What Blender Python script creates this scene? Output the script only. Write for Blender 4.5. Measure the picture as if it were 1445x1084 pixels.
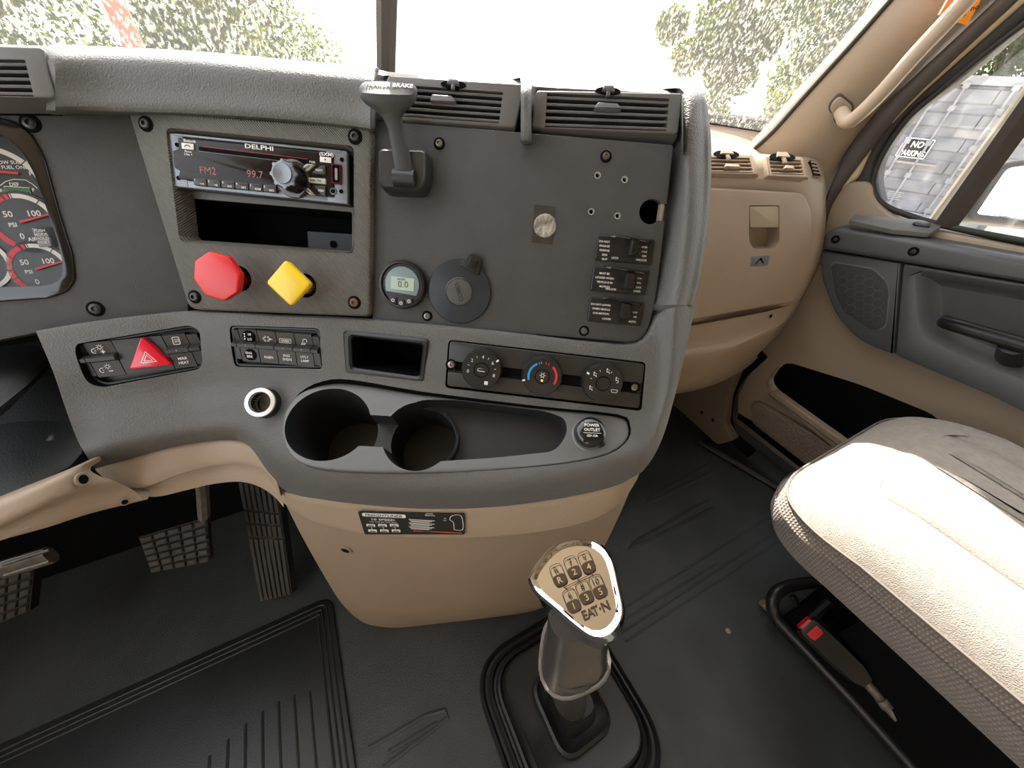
import bpy, math, random
from math import sin, cos, tan, pi, radians, atan2, sqrt, hypot
from mathutils import Vector, Matrix
random.seed(7)
for o in list(bpy.data.objects): bpy.data.objects.remove(o)
S = bpy.context.scene
COL = S.collection

# ---------------------------------------------------------------- camera
PITCH, YAW, ROLL, FPX = radians(40), radians(30), radians(3.7), 522.0
EYE = Vector((0, 0, .95))
HEAD = Vector((sin(YAW), cos(YAW), 0)); RT = Vector((cos(YAW), -sin(YAW), 0)); UP = Vector((0, 0, 1))
fwd = HEAD*cos(PITCH) - UP*sin(PITCH); cup = HEAD*sin(PITCH) + UP*cos(PITCH)
ix = RT*cos(ROLL) + cup*sin(ROLL); iy = -RT*sin(ROLL) + cup*cos(ROLL)
cd = bpy.data.cameras.new('camera'); cam = bpy.data.objects.new('camera', cd); COL.objects.link(cam)
cd.sensor_width = 36; cd.lens = 36*FPX/1445; cd.clip_start = .01; cd.clip_end = 500
mw = Matrix.Identity(4)
for i, c in enumerate((ix, iy, -fwd)):
    for j in range(3): mw[j][i] = c[j]
mw.translation = EYE; cam.matrix_world = mw; S.camera = cam

# ---------------------------------------------------------------- light and exposure
SUN_AZ, SUN_EL = radians(19), radians(43.5)
w = bpy.data.worlds.new('sky'); S.world = w; w.use_nodes = True
nt = w.node_tree; bg = nt.nodes['Background']
sky = nt.nodes.new('ShaderNodeTexSky'); sky.sky_type = 'NISHITA'; sky.sun_disc = False
sky.sun_elevation = SUN_EL; sky.sun_rotation = SUN_AZ; sky.dust_density = 4; sky.air_density = 1.2
mixs = nt.nodes.new('ShaderNodeMix'); mixs.data_type = 'RGBA'; mixs.inputs[0].default_value = .55
nt.links.new(sky.outputs[0], mixs.inputs[6]); mixs.inputs[7].default_value = (7, 6.9, 6.6, 1)   # thin bright haze
nt.links.new(mixs.outputs[2], bg.inputs[0]); bg.inputs[1].default_value = .62
sd = bpy.data.lights.new('sun', 'SUN'); sd.energy = 24; sd.angle = radians(.6); sd.color = (1, .93, .82)
sun = bpy.data.objects.new('sun', sd); COL.objects.link(sun)
sdir = Vector((sin(SUN_AZ)*cos(SUN_EL), cos(SUN_AZ)*cos(SUN_EL), sin(SUN_EL)))
sun.rotation_euler = sdir.to_track_quat('Z', 'Y').to_euler(); sun.location = sdir*8
S.view_settings.view_transform = 'Standard'; S.view_settings.look = 'None'
S.view_settings.gamma = 1; S.view_settings.use_curve_mapping = False
S.view_settings.exposure = 0

# ---------------------------------------------------------------- photograph geometry
def ray(px, py):
    a = (px-722.5)/FPX; b = (542-py)/FPX
    return fwd + ix*a + iy*b
def at(px, py, t): return EYE + ray(px, py)*t
class Plane:
    def __init__(s, az, rk, p0):
        a = radians(az); r = radians(rk)
        s.u = Vector((cos(a), -sin(a), 0)); away = Vector((sin(a), cos(a), 0))
        s.v = away*sin(r) + UP*cos(r); s.n = s.u.cross(s.v); s.p = Vector(p0)
    def t(s, px, py, off=0):
        d = ray(px, py); return (s.p + s.n*off - EYE).dot(s.n)/d.dot(s.n)
    def pt(s, px, py, off=0): return at(px, py, s.t(px, py, off))
    def here(s, px, py, off=0): return Loc(s, px, py, off)
    def shift(s, off):
        q = object.__new__(Plane); q.u, q.v, q.n, q.p = s.u, s.v, s.n, s.p + s.n*off; return q
class Loc:                                   # a local frame standing on a plane: x right, y up the plane, z out of it
    def __init__(s, P, px, py, off=0, spin=0):
        s.P = P; s.o = P.pt(px, py, off); s.off = off
        u, v = P.u, P.v
        if spin: u, v = u*cos(spin)+v*sin(spin), v*cos(spin)-u*sin(spin)
        s.u, s.v, s.n = u, v, P.n
        m = Matrix.Identity(4)
        for i, c in enumerate((u, v, P.n)):
            for j in range(3): m[j][i] = c[j]
        m.translation = s.o; s.m = m
    def l(s, px, py, z=0):
        q = s.P.pt(px, py, s.off+z) - s.o; return (q.dot(s.u), q.dot(s.v))
    def poly(s, pts, z=0): return [s.l(x, y, z) for x, y in pts]
    def k(s, px, py):                        # metres per pixel there
        return s.P.t(px, py, s.off)/FPX
def plane_axes(u, v, p):
    q = object.__new__(Plane); q.u, q.v, q.p = Vector(u).normalized(), Vector(v).normalized(), Vector(p); q.n = q.u.cross(q.v); return q

PC = Plane(30, 26, at(720, 467, .385))       # centre of the dash, turned to the driver
PA = Plane(10, 26, PC.pt(262, 440))          # the part square in front of the driver
PF = PC.shift(.004)
P1 = Plane(12, 26, PA.pt(205, 500, .004))
PT = Plane(28, 62, PC.pt(620, 560, .004))    # cup tray
PE = Plane(12, 18, at(1070, 340, .77))       # glovebox face
FL = plane_axes((1, 0, 0), (0, 1, 0), (0, 0, 0))
def DP(x): return plane_axes((0, -1, 0), (0, 0, 1), (x, 0, 0))   # planes of the passenger door

# ---------------------------------------------------------------- mesh helpers
def rpoly(pts, r, n=4):
    "polygon with rounded corners; r is a number or one per corner"
    out = []; N = len(pts)
    for i in range(N):
        p = Vector(pts[i]); a = Vector(pts[i-1]); b = Vector(pts[(i+1) % N])
        rr = r[i] if isinstance(r, (list, tuple)) else r
        if rr <= 0: out.append((p.x, p.y)); continue
        da = (a-p); db = (b-p); d = min(rr, da.length*.48, db.length*.48)
        s = p + da.normalized()*d; e = p + db.normalized()*d
        for k in range(n+1):
            t = k/n; q = s*(1-t)**2 + p*2*t*(1-t) + e*t*t; out.append((q.x, q.y))
    return out
def rrect(w, h, r, cx=0, cy=0, n=4):
    w /= 2; h /= 2
    return rpoly([(cx-w, cy-h), (cx+w, cy-h), (cx+w, cy+h), (cx-w, cy+h)], r*1.0, n)
def circ(r, n=32, cx=0, cy=0): return [(cx+r*cos(2*pi*i/n), cy+r*sin(2*pi*i/n)) for i in range(n)]
def area(p): return sum(p[i-1][0]*p[i][1]-p[i][0]*p[i-1][1] for i in range(len(p)))/2
def ccw(p): return p if area(p) > 0 else p[::-1]
def inset(p, d):
    out = []; N = len(p)
    for i in range(N):
        a = Vector(p[i-1]); b = Vector(p[i]); c = Vector(p[(i+1) % N])
        e1 = (b-a); e2 = (c-b)
        if e1.length < 1e-9: e1 = e2
        if e2.length < 1e-9: e2 = e1
        n1 = Vector((-e1.y, e1.x)).normalized(); n2 = Vector((-e2.y, e2.x)).normalized()
        n = (n1+n2)
        if n.length < 1e-6: n = n1
        n.normalize(); k = max(.5, n.dot(n1)); q = b + n*d/k
        out.append((q.x, q.y))
    return out
def resample(p, n):
    L = [0]; N = len(p)
    for i in range(N): L.append(L[-1]+hypot(p[(i+1) % N][0]-p[i][0], p[(i+1) % N][1]-p[i][1]))
    out = []; j = 0
    for i in range(n):
        d = L[-1]*i/n
        while L[j+1] < d: j += 1
        f = (d-L[j])/max(1e-9, L[j+1]-L[j]); a = p[j]; b = p[(j+1) % N]
        out.append((a[0]+(b[0]-a[0])*f, a[1]+(b[1]-a[1])*f))
    return out
def cr(p0, p1, p2, p3, t):
    return (p1*2 + (p2-p0)*t + (p0*2-p1*5+p2*4-p3)*t*t + (p1*3-p0-p2*3+p3)*t*t*t)*.5
def curve(pts, n):
    pts = [Vector(p) for p in pts]
    P = [pts[0]*2-pts[1]] + pts + [pts[-1]*2-pts[-2]]; out = []
    for i in range(1, len(P)-2):
        for k in range(n): out.append(cr(P[i-1], P[i], P[i+1], P[i+2], k/n))
    out.append(pts[-1]); return out
def refine(rows, nu, nv):
    a = [curve(r, nu) for r in rows]
    cols = [curve([a[i][j] for i in range(len(a))], nv) for j in range(len(a[0]))]
    return [[cols[j][i] for j in range(len(cols))] for i in range(len(cols[0]))]
_tc = {}
def text_geo(s, bold):
    if (s, bold) not in _tc:
        c = bpy.data.curves.new('t', 'FONT'); c.body = s; c.size = 1; c.offset = .018 if bold else 0; c.resolution_u = 2
        o = bpy.data.objects.new('t', c); me = bpy.data.meshes.new_from_object(o)
        vs = [v.co.copy() for v in me.vertices]; fs = [tuple(p.vertices) for p in me.polygons]
        bpy.data.objects.remove(o); bpy.data.curves.remove(c); bpy.data.meshes.remove(me)
        x0 = min(v.x for v in vs); x1 = max(v.x for v in vs)
        y0 = min(v.y for v in vs); y1 = max(v.y for v in vs)
        _tc[(s, bold)] = (vs, fs, x0, x1, y0, y1)
    return _tc[(s, bold)]

class MB:
    def __init__(s, mat=None): s.v = []; s.f = []; s.fm = []; s.mats = []; s.m = None; s.use(mat)
    def use(s, mat):
        if mat is not None and mat not in s.mats: s.mats.append(mat)
        s.m = mat; return s
    def add(s, vs, fs, T=None):
        b = len(s.v)
        s.v += [(T @ Vector(v)) if T else Vector(v) for v in vs]
        mi = s.mats.index(s.m) if s.m else 0
        for f in fs: s.f.append(tuple(i+b for i in f)); s.fm.append(mi)
        return s
    def rings(s, rings, cap0=True, cap1=True, T=None, close=True):
        n = len(rings[0]); vs = [v for r in rings for v in r]; fs = []
        for i in range(len(rings)-1):
            for j in range(n if close else n-1):
                a = i*n+j; b = i*n+(j+1) % n; fs.append((a, b, b+n, a+n))
        if cap0: fs.append(tuple(range(n-1, -1, -1)))
        if cap1: fs.append(tuple(range((len(rings)-1)*n, len(rings)*n)))
        return s.add(vs, fs, T)
    def slab(s, o, z0, z1, bev=0, seg=3, T=None, taper=0):
        o = ccw(o); R = []
        R.append([(x, y, z0) for x, y in (inset(o, -taper) if taper else o)])
        if bev:
            for k in range(seg+1):
                a = pi/2*k/seg; q = inset(o, bev*(1-cos(a)))
                R.append([(x, y, z1-bev+bev*sin(a)) for x, y in q])
        else: R.append([(x, y, z1) for x, y in o])
        return s.rings(R, T=T)
    def frame(s, outer, inner, z0, z1, bev=.0006, n=64, T=None):
        def start(p):                       # begin both loops at the same corner
            i = min(range(len(p)), key=lambda k: p[k][0]+p[k][1]); return p[i:]+p[:i]
        o = resample(start(ccw(outer)), n); i = resample(start(ccw(inner)), n)
        R = [[(x, y, z0) for x, y in o], [(x, y, z1-bev) for x, y in o], [(x, y, z1) for x, y in inset(o, bev)],
             [(x, y, z1) for x, y in inset(i, -bev)], [(x, y, z1-bev) for x, y in i], [(x, y, z0) for x, y in i]]
        R.append(R[0]); return s.rings(R, False, False, T)
    def box(s, x0, x1, y0, y1, z0, z1, bev=0, T=None, r=None):
        p = [(x0, y0), (x1, y0), (x1, y1), (x0, y1)]
        if r: p = rpoly(p, r)
        return s.slab(p, z0, z1, bev, 2, T)
    def lathe(s, prof, n=32, cx=0, cy=0, cz=0, T=None, cap0=False, cap1=False):
        return s.rings([[(cx+r*cos(2*pi*i/n), cy+r*sin(2*pi*i/n), cz+z) for i in range(n)] for r, z in prof], cap0, cap1, T)
    def tube(s, path, r, n=10, caps=True, sq=None, T=None):
        path = [Vector(p) for p in path]; R = []; N = len(path); up = None
        for i, p in enumerate(path):
            d = (path[min(i+1, N-1)]-path[max(i-1, 0)]).normalized()
            if up is None:
                up = Vector((0, 0, 1)) if abs(d.z) < .9 else Vector((1, 0, 0))
            x = up - d*up.dot(d)
            x.normalize(); up = x; y = d.cross(x)
            rr = r[i] if isinstance(r, (list, tuple)) else r
            rx, ry = rr if isinstance(rr, tuple) else (rr, rr)
            R.append([p + x*rx*cos(2*pi*k/n) + y*ry*sin(2*pi*k/n) for k in range(n)])
        return s.rings(R, caps, caps, T)
    def grid(s, rows, T=None, flip=False):
        n = len(rows[0]); fs = []
        for i in range(len(rows)-1):
            for j in range(n-1):
                a = i*n+j; q = (a, a+1, a+n+1, a+n); fs.append(q[::-1] if flip else q)
        return s.add([v for r in rows for v in r], fs, T)
    def shell(s, rows, back):
        "front grid closed by a copy moved by back"
        n = len(rows[0]); m = len(rows); s0 = [v for r in rows for v in r]; b = len(s0)
        bk = [Vector(v)+Vector(back) for v in s0]; fs = []
        for i in range(m-1):
            for j in range(n-1):
                a = i*n+j; fs.append((a, a+n, a+n+1, a+1)); fs.append((b+a, b+a+1, b+a+n+1, b+a+n))
        for j in range(n-1):
            fs.append((j, j+1, b+j+1, b+j)); a = (m-1)*n+j; fs.append((a+1, a, b+a, b+a+1))
        for i in range(m-1):
            a = i*n; fs.append((a+n, a, b+a, b+a+n)); a = i*n+n-1; fs.append((a, a+n, b+a+n, b+a))
        return s.add(s0+bk, fs)
    def dish(s, outer, inner, z0, zf, slope=.006, rim=.002, back=-.02, n=96, T=None, cap=True):
        def start(p): i = min(range(len(p)), key=lambda k: p[k][0]+p[k][1]); return p[i:]+p[:i]
        o = resample(start(ccw(outer)), n); i = resample(start(ccw(inner)), n)
        P = [[(x, y, back) for x, y in o], [(x, y, z0-rim) for x, y in o], [(x, y, z0-rim*.3) for x, y in inset(o, rim*.3)], [(x, y, z0) for x, y in inset(o, rim)], [(x, y, z0) for x, y in i], [(x, y, z0-rim*.4) for x, y in inset(i, rim*.6)]]
        d = zf-z0
        for f in (.15, .5, .85): P.append([(x, y, z0+d*f) for x, y in inset(i, rim+slope*f)])
        P.append([(x, y, zf) for x, y in inset(i, rim+slope*1.3)])
        return s.rings(P, False, cap, T)
    def text(s, t, cx, cy, h, z=.0004, w=None, bold=True, rot=0, shear=0, align='C', T=None):
        vs, fs, x0, x1, y0, y1 = text_geo(t, bold)
        k = h/.7; kx = (w/(x1-x0)) if w else k
        if not w and align == 'C': pass
        ox = {'C': (x0+x1)/2, 'L': x0, 'R': x1}[align]; oy = .35 if (y1-y0) > .5 and t not in '-+' else (y0+y1)/2
        out = []
        for v in vs:
            x = (v.x-ox)*kx; y = (v.y-oy)*k; x += y*shear
            out.append((cx+x*cos(rot)-y*sin(rot), cy+x*sin(rot)+y*cos(rot), z))
        return s.add(out, fs, T)
    def line(s, pts, wd, z=.0004, T=None):
        "flat printed line"
        pts = [Vector((p[0], p[1])) for p in pts]; A = []; B = []; N = len(pts)
        for i, p in enumerate(pts):
            d = (pts[min(i+1, N-1)]-pts[max(i-1, 0)]).normalized(); nn = Vector((-d.y, d.x))*wd/2
            A.append((p.x+nn.x, p.y+nn.y, z)); B.append((p.x-nn.x, p.y-nn.y, z))
        return s.add(A+B, [(i+N, i+1+N, i+1, i) for i in range(N-1)], T)
    def flat(s, pts, z=.0004, T=None): return s.add([(x, y, z) for x, y in ccw(pts)], [tuple(range(len(pts)))], T)
    def arc(s, cx, cy, r, a0, a1, wd, z=.0004, n=24, T=None):
        return s.line([(cx+r*cos(radians(a0+(a1-a0)*i/n)), cy+r*sin(radians(a0+(a1-a0)*i/n))) for i in range(n+1)], wd, z, T)
    def build(s, name, parent=None, world=False, sharp=38, props=None):
        me = bpy.data.meshes.new(name); me.from_pydata([tuple(v) for v in s.v], [], s.f)
        for m in s.mats: me.materials.append(m)
        me.polygons.foreach_set('material_index', s.fm); me.update()
        finish(me, sharp)
        o = bpy.data.objects.new(name, me); COL.objects.link(o)
        if parent is not None:
            o.parent = parent
            if world: o.matrix_basis = MW[parent.name].inverted()
        if name in STUFF: o['kind'] = 'stuff'
        MW[o.name] = MW[parent.name].copy() if (parent is not None and not world) else Matrix.Identity(4)
        return o
MW = {}
STUFF = ('lettering', 'display_digits', 'plate_lettering', 'dial_marks', 'dimmer_symbol', 'hazard_symbol', 'stencil_text', 'fuel_scale', 'embossed_lettering')
def finish(me, sharp=38, flatn=True):
    me.polygons.foreach_set('use_smooth', [(not flatn) or len(p.vertices) <= 4 for p in me.polygons]); me.set_sharp_from_angle(angle=radians(sharp))
def cut(o, cutters, sharp=38, flatn=True):
    "boolean holes; cutters are MB in the same coordinates as o"
    tmp = []
    for c in cutters:
        me = bpy.data.meshes.new('cut'); me.from_pydata([tuple(v) for v in c.v], [], c.f)
        me.materials.append(c.m or (o.data.materials[0] if o.data.materials else None))
        q = bpy.data.objects.new('cut', me); COL.objects.link(q); tmp.append(q)
        md = o.modifiers.new('b', 'BOOLEAN'); md.operation = 'DIFFERENCE'; md.solver = 'EXACT'; md.object = q; md.material_mode = 'TRANSFER'
    par, ml = o.parent, o.matrix_basis.copy()
    o.parent = None; o.matrix_basis = Matrix.Identity(4)
    bpy.context.view_layer.update()
    dg = bpy.context.evaluated_depsgraph_get()
    me = bpy.data.meshes.new_from_object(o.evaluated_get(dg)); old = o.data
    o.modifiers.clear(); me.name = old.name; o.data = me; finish(me, sharp, flatn)
    o.parent = par; o.matrix_basis = ml
    for q in tmp: bpy.data.objects.remove(q)
    return o
def props(o, label=None, cat=None, group=None, kind=None):
    if label: o['label'] = label
    if cat: o['category'] = cat
    if group: o['group'] = group
    if kind: o['kind'] = kind
    return o
def thing(name, label, cat, L=None, loc=None, group=None):
    o = bpy.data.objects.new(name, None); COL.objects.link(o); o.empty_display_size = .02
    m = L.m.copy() if L is not None else Matrix.Translation(Vector(loc))
    o.matrix_basis = m; MW[o.name] = m
    return props(o, label, cat, group)
def struct(o): o['kind'] = 'structure'; return o

# ---------------------------------------------------------------- materials
def mat(name, col, rough=.6, metal=0, grain=None, var=0, vscale=8, coat=0, spec=.5, emit=None, alpha=None, kind=None, sheen=0):
    m = bpy.data.materials.new(name); m.use_nodes = True; N = m.node_tree.nodes; L = m.node_tree.links
    b = N['Principled BSDF']; c = (*col, 1)
    b.inputs['Base Color'].default_value = c; b.inputs['Roughness'].default_value = rough; b.inputs['Metallic'].default_value = metal
    b.inputs['Specular IOR Level'].default_value = spec; b.inputs['Coat Weight'].default_value = coat; b.inputs['Coat Roughness'].default_value = .08
    if sheen: b.inputs['Sheen Weight'].default_value = sheen
    if emit: b.inputs['Emission Color'].default_value = (*emit[0], 1); b.inputs['Emission Strength'].default_value = emit[1]
    tc = N.new('ShaderNodeTexCoord')
    if var:
        n = N.new('ShaderNodeTexNoise'); n.inputs['Scale'].default_value = vscale; n.inputs['Detail'].default_value = 6; L.new(tc.outputs['Object'], n.inputs['Vector'])
        r = N.new('ShaderNodeMapRange'); r.inputs[1].default_value = .3; r.inputs[2].default_value = .7; r.inputs[3].default_value = 1-var; r.inputs[4].default_value = 1+var
        L.new(n.outputs['Fac'], r.inputs[0])
        x = N.new('ShaderNodeMix'); x.data_type = 'RGBA'; x.blend_type = 'MULTIPLY'; x.inputs[0].default_value = 1; x.inputs[6].default_value = c
        L.new(r.outputs[0], x.inputs[7]); L.new(x.outputs[2], b.inputs['Base Color'])
    if grain:
        gs, gd = grain
        if kind == 'weave':
            n = N.new('ShaderNodeTexWave'); n.inputs['Scale'].default_value = gs; n.bands_direction = 'DIAGONAL'; out = n.outputs['Fac']
        elif kind == 'cord':
            n1 = N.new('ShaderNodeTexWave'); n1.inputs['Scale'].default_value = gs; n1.bands_direction = 'Y'; n1.inputs['Distortion'].default_value = .6
            n2 = N.new('ShaderNodeTexWave'); n2.inputs['Scale'].default_value = gs*.8; n2.bands_direction = 'Z'; n2.inputs['Distortion'].default_value = .6
            for q in (n1, n2): L.new(tc.outputs['Object'], q.inputs['Vector'])
            a = N.new('ShaderNodeMath'); a.operation = 'MULTIPLY'; L.new(n1.outputs['Fac'], a.inputs[0]); L.new(n2.outputs['Fac'], a.inputs[1]); n = a; out = a.outputs[0]
            mx = N.new('ShaderNodeMix'); mx.data_type = 'RGBA'; mx.inputs[6].default_value = (col[0]*.55, col[1]*.52, col[2]*.5, 1); mx.inputs[7].default_value = (col[0]*1.3, col[1]*1.3, col[2]*1.3, 1)
            L.new(out, mx.inputs[0]); L.new(mx.outputs[2], b.inputs['Base Color'])
        elif kind == 'cell':
            n = N.new('ShaderNodeTexVoronoi'); n.inputs['Scale'].default_value = gs; out = n.outputs['Distance']
        else:
            n = N.new('ShaderNodeTexNoise'); n.inputs['Scale'].default_value = gs; n.inputs['Detail'].default_value = 3; out = n.outputs['Fac']
        if kind != 'cord': L.new(tc.outputs['Object'], n.inputs['Vector'])
        bp = N.new('ShaderNodeBump'); bp.inputs['Distance'].default_value = gd; bp.inputs['Strength'].default_value = 1
        L.new(out, bp.inputs['Height']); L.new(bp.outputs[0], b.inputs['Normal'])
    return m
GREY = mat('grey grained vinyl', (.112, .112, .108), .5, grain=(620, .0009), var=.08)
GREYP = mat('grey smooth plastic', (.125, .124, .12), .42, grain=(900, .0002), var=.05)
WEAVE = mat('fine diagonal weave plastic', (.135, .13, .12), .5, grain=(260, .0005), kind='weave')
PANEL = mat('charcoal textured panel', (.055, .056, .056), .55, grain=(1300, .0006), var=.1, vscale=30)
BEIGE = mat('tan plastic', (.345, .27, .195), .5, grain=(1000, .0003), var=.05)
BEIGED = mat('tan coarse plastic', (.29, .225, .16), .55, grain=(700, .0006), var=.06)
BLACK = mat('black satin plastic', (.012, .012, .013), .35, grain=(900, .0001))
GLOSS = mat('black gloss plastic', (.008, .008, .009), .12, coat=.4)
VOID = mat('matt black', (.004, .004, .0045), .9, spec=.1)
BUTT = mat('dark button plastic', (.03, .028, .027), .38)
WHITE = mat('white print', (.8, .8, .78), .6)
GREYPR = mat('grey print', (.35, .35, .35), .6)
RED = mat('red plastic', (.68, .010, .015), .3, coat=.2)
REDPR = mat('red print', (.65, .03, .05), .5)
BLUEPR = mat('blue print', (.03, .3, .7), .5)
ORANGE = mat('orange print', (.9, .16, .03), .5)
YEL = mat('yellow plastic', (.9, .62, .01), .3, coat=.3)
CHROME = mat('chrome', (.82, .82, .82), .06, 1, var=.02, vscale=40)
CHROMEP = mat('badge metal with tan reflection', (.98, .84, .58), .14, 1)  # gold tint stands in for the tan cab reflected in the plate
STEEL = mat('steel screw', (.28, .27, .25), .35, 1)
DSTEEL = mat('dark screw', (.06, .055, .05), .4, .6)
SILVER = mat('silver plastic', (.20, .22, .25), .35, .4)
RUBBER = mat('black rubber', (.014, .014, .014), .42, grain=(500, .0004), var=.15)
FLOORM = mat('black rubber floor', (.048, .054, .053), .42, grain=(420, .0012), var=.3, vscale=6)
MATM = mat('black rubber mat', (.016, .018, .018), .36, grain=(500, .0004), var=.3, vscale=9)
PEDAL = mat('worn pedal rubber', (.05, .046, .043), .6, grain=(300, .0006), var=.3, vscale=30)
DUSTY = mat('dusty metal', (.22, .20, .18), .5, .5, var=.3, vscale=60)
SEATT = mat('grey beige seat cloth', (.30, .27, .235), .9, grain=(700, .002), var=.12, vscale=90, sheen=.3)
SEATS = mat('ribbed seat cloth', (.29, .245, .205), .9, grain=(70, .0022), kind='cord', sheen=.3)
SEAM = mat('seam thread', (.16, .14, .12), .8)
LCD = mat('grey green lcd', (.32, .38, .30), .3, emit=((.45, .6, .5), .25))
LCDB = mat('pale lcd surround', (.22, .30, .33), .3)
GREEN = mat('green segments', (.03, .16, .05), .4)
GLOWR = mat('dim red digits', (.25, .10, .10), .5, emit=((.8, .3, .3), .08))
AMBER = mat('amber lamp', (.9, .4, .02), .4, emit=((1, .5, .05), 1.5))
TRAYSHADE = mat('shaded cup well plastic', (.02, .022, .023), .42, grain=(900, .0002), var=.08)  # shade inside the wells, put into a darker tray colour
TRAYM = mat('cup tray rim', (.14, .145, .145), .38, grain=(900, .0002), var=.05)
CAPM = mat('blue black rubber cap', (.025, .032, .04), .3, var=.2, vscale=40)
GASKET = mat('black seal', (.02, .017, .015), .6)
BRSEAL = mat('brown grey seal', (.07, .058, .05), .6)
BADGE = mat('gauge face', (.02, .02, .021), .4)
# ================================================================ the cab shell
def glass_mat(name, dirt, ior=1.45, tint=(1, 1, 1), scale=90, haze=(.9, .9, .85), lo=.55, hi=.75, base=0.0):
    m = bpy.data.materials.new(name); m.use_nodes = True; N = m.node_tree.nodes; L = m.node_tree.links
    out = N['Material Output']; N.remove(N['Principled BSDF'])
    tr = N.new('ShaderNodeBsdfTransparent'); tr.inputs[0].default_value = (*tint, 1)
    gl = N.new('ShaderNodeBsdfGlossy'); gl.inputs['Roughness'].default_value = .02
    lw = N.new('ShaderNodeFresnel'); lw.inputs[0].default_value = ior
    mx = N.new('ShaderNodeMixShader'); L.new(lw.outputs[0], mx.inputs[0]); L.new(tr.outputs[0], mx.inputs[1]); L.new(gl.outputs[0], mx.inputs[2])
    df = N.new('ShaderNodeBsdfTranslucent'); df.inputs[0].default_value = (*haze, 1)
    d2 = N.new('ShaderNodeMixShader')
    tc = N.new('ShaderNodeTexCoord'); n = N.new('ShaderNodeTexNoise'); n.inputs['Scale'].default_value = scale; n.inputs['Detail'].default_value = 4
    mp = N.new('ShaderNodeMapping'); mp.inputs['Scale'].default_value = (1, 1, .35); L.new(tc.outputs['Object'], mp.inputs[0]); L.new(mp.outputs[0], n.inputs['Vector'])
    r = N.new('ShaderNodeMapRange'); r.inputs[1].default_value = lo; r.inputs[2].default_value = hi; r.inputs[3].default_value = base; r.inputs[4].default_value = dirt
    L.new(n.outputs['Fac'], r.inputs[0]); L.new(r.outputs[0], d2.inputs[0]); L.new(mx.outputs[0], d2.inputs[1]); L.new(df.outputs[0], d2.inputs[2]); L.new(d2.outputs[0], out.inputs[0])
    return m
WSG = glass_mat('dusty windshield glass', .22, base=.03, scale=260, lo=.5, hi=.72)
SDG = glass_mat('side window glass', .08, base=.01, scale=60)

# floor, toe board, walls, roof
m = MB(FLOORM); m.box(-1.1, 1.22, -1.2, 1.05, -.04, 0); floor = struct(m.build('floor'))
def rib(path, r=.0022, mat_=FLOORM, z=.0005):
    q = MB(mat_); q.tube([FL.pt(x, y, 0)+Vector((0, 0, z)) for x, y in path], [(r, r*1.6)]*len(path), 6); return q
for a, b in [((868, 866), (1098, 722)), ((872, 880), (1010, 796)), ((876, 893), (1100, 748)), ((882, 905), (1110, 757))]:
    rib([a, b]).build('floor_rib', floor)
for p in [[(1003, 706), (985, 714), (893, 766), (886, 776), (898, 770), (905, 768), (1008, 716)], [(1002, 655), (915, 703), (908, 712), (922, 707), (1005, 667)],
          [(520, 1056), (600, 1010), (628, 1002), (632, 1012), (610, 1030), (540, 1084)], [(548, 1062), (600, 1030), (618, 1020)]]:
    rib(p, .003).build('floor_rib', floor)
q = MB(mat('tan stud', (.3, .22, .15), .5)); c = FL.pt(1027, 891); q.lathe([(.006, 0), (.006, .004), (.003, .006), (0, .006)], 12, c.x, c.y, 0); q.build('floor_stud', floor)
m = MB(VOID)
m.rings([[(-1.1, .80, -.01), (-.12, .80, -.01), (-.12, 1.02, .34), (-1.1, 1.02, .34)], [(-1.1, .84, -.03), (-.12, .84, -.03), (-.12, 1.06, .32), (-1.1, 1.06, .32)]])
struct(m.build('wall_toe_board'))
m = MB(VOID); m.box(-1.1, 1.24, 1.04, 1.06, -.04, .90); struct(m.build('wall_front'))
m = MB(BEIGE); m.box(-1.1, 1.16, -1.22, -1.2, -.04, 1.75); struct(m.build('wall_back'))
m = MB(BEIGE); m.box(-1.1, 1.16, -1.2, .28, 1.75, 1.78); struct(m.build('ceiling'))
m = MB(BEIGE); m.box(-1.12, -1.1, -.45, 1.05, -.04, .80); m.box(-1.12, -1.1, -1.2, -.6, -.04, 1.75); m.box(-1.12, -1.1, -.55, .3, 1.6, 1.75); struct(m.build('wall_left'))
m = MB(BEIGE); m.box(1.14, 1.16, -1.2, -.55, -.04, 1.75); m.box(1.22, 1.24, -1.2, 1.05, -.04, .68); m.box(1.14, 1.16, -.55, .2, 1.6, 1.75); struct(m.build('wall_right'))

m = MB(VOID); m.box(1.13, 1.2, .50, 1.05, .0, .80); m.box(1.07, 1.2, .64, 1.05, .4, .89); struct(m.build('wall_sun_block'))  # unseen blocks, added to keep stray sun off the passenger floor
# windshield: two raked, slightly wrapped panes with a centre post
def wsp(x, s):                               # s 0 bottom .. 1 top
    y0 = .86 - .27*max(0, abs(x-.15)-.15)**1.35/.8**1.35*1.05; y1 = y0-.40
    return Vector((x, y0+(y1-y0)*s, .915-.065*max(0, (x-.2))**1.5 + s*.83))
def pane(x0, x1):
    rows = [[wsp(x0+(x1-x0)*i/12, s/4) for i in range(13)] for s in range(5)]
    q = MB(WSG); q.grid(rows); return q
cw = MB(VOID); cw.grid([[wsp(-1.1+2.2*i/12, 0)+Vector((0, .0, .01)) for i in range(13)], [wsp(-1.1+2.2*i/12, 0)+Vector((0, .05, -.03)) for i in range(13)], [Vector((-1.1+2.2*i/12, 1.05, .86)) for i in range(13)]]); struct(cw.build('trim_5'))
post_x = wsp(.2, 0)
struct(pane(-1.05, .215).build('window_1')); struct(pane(.235, 1.0).build('window_2'))
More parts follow.
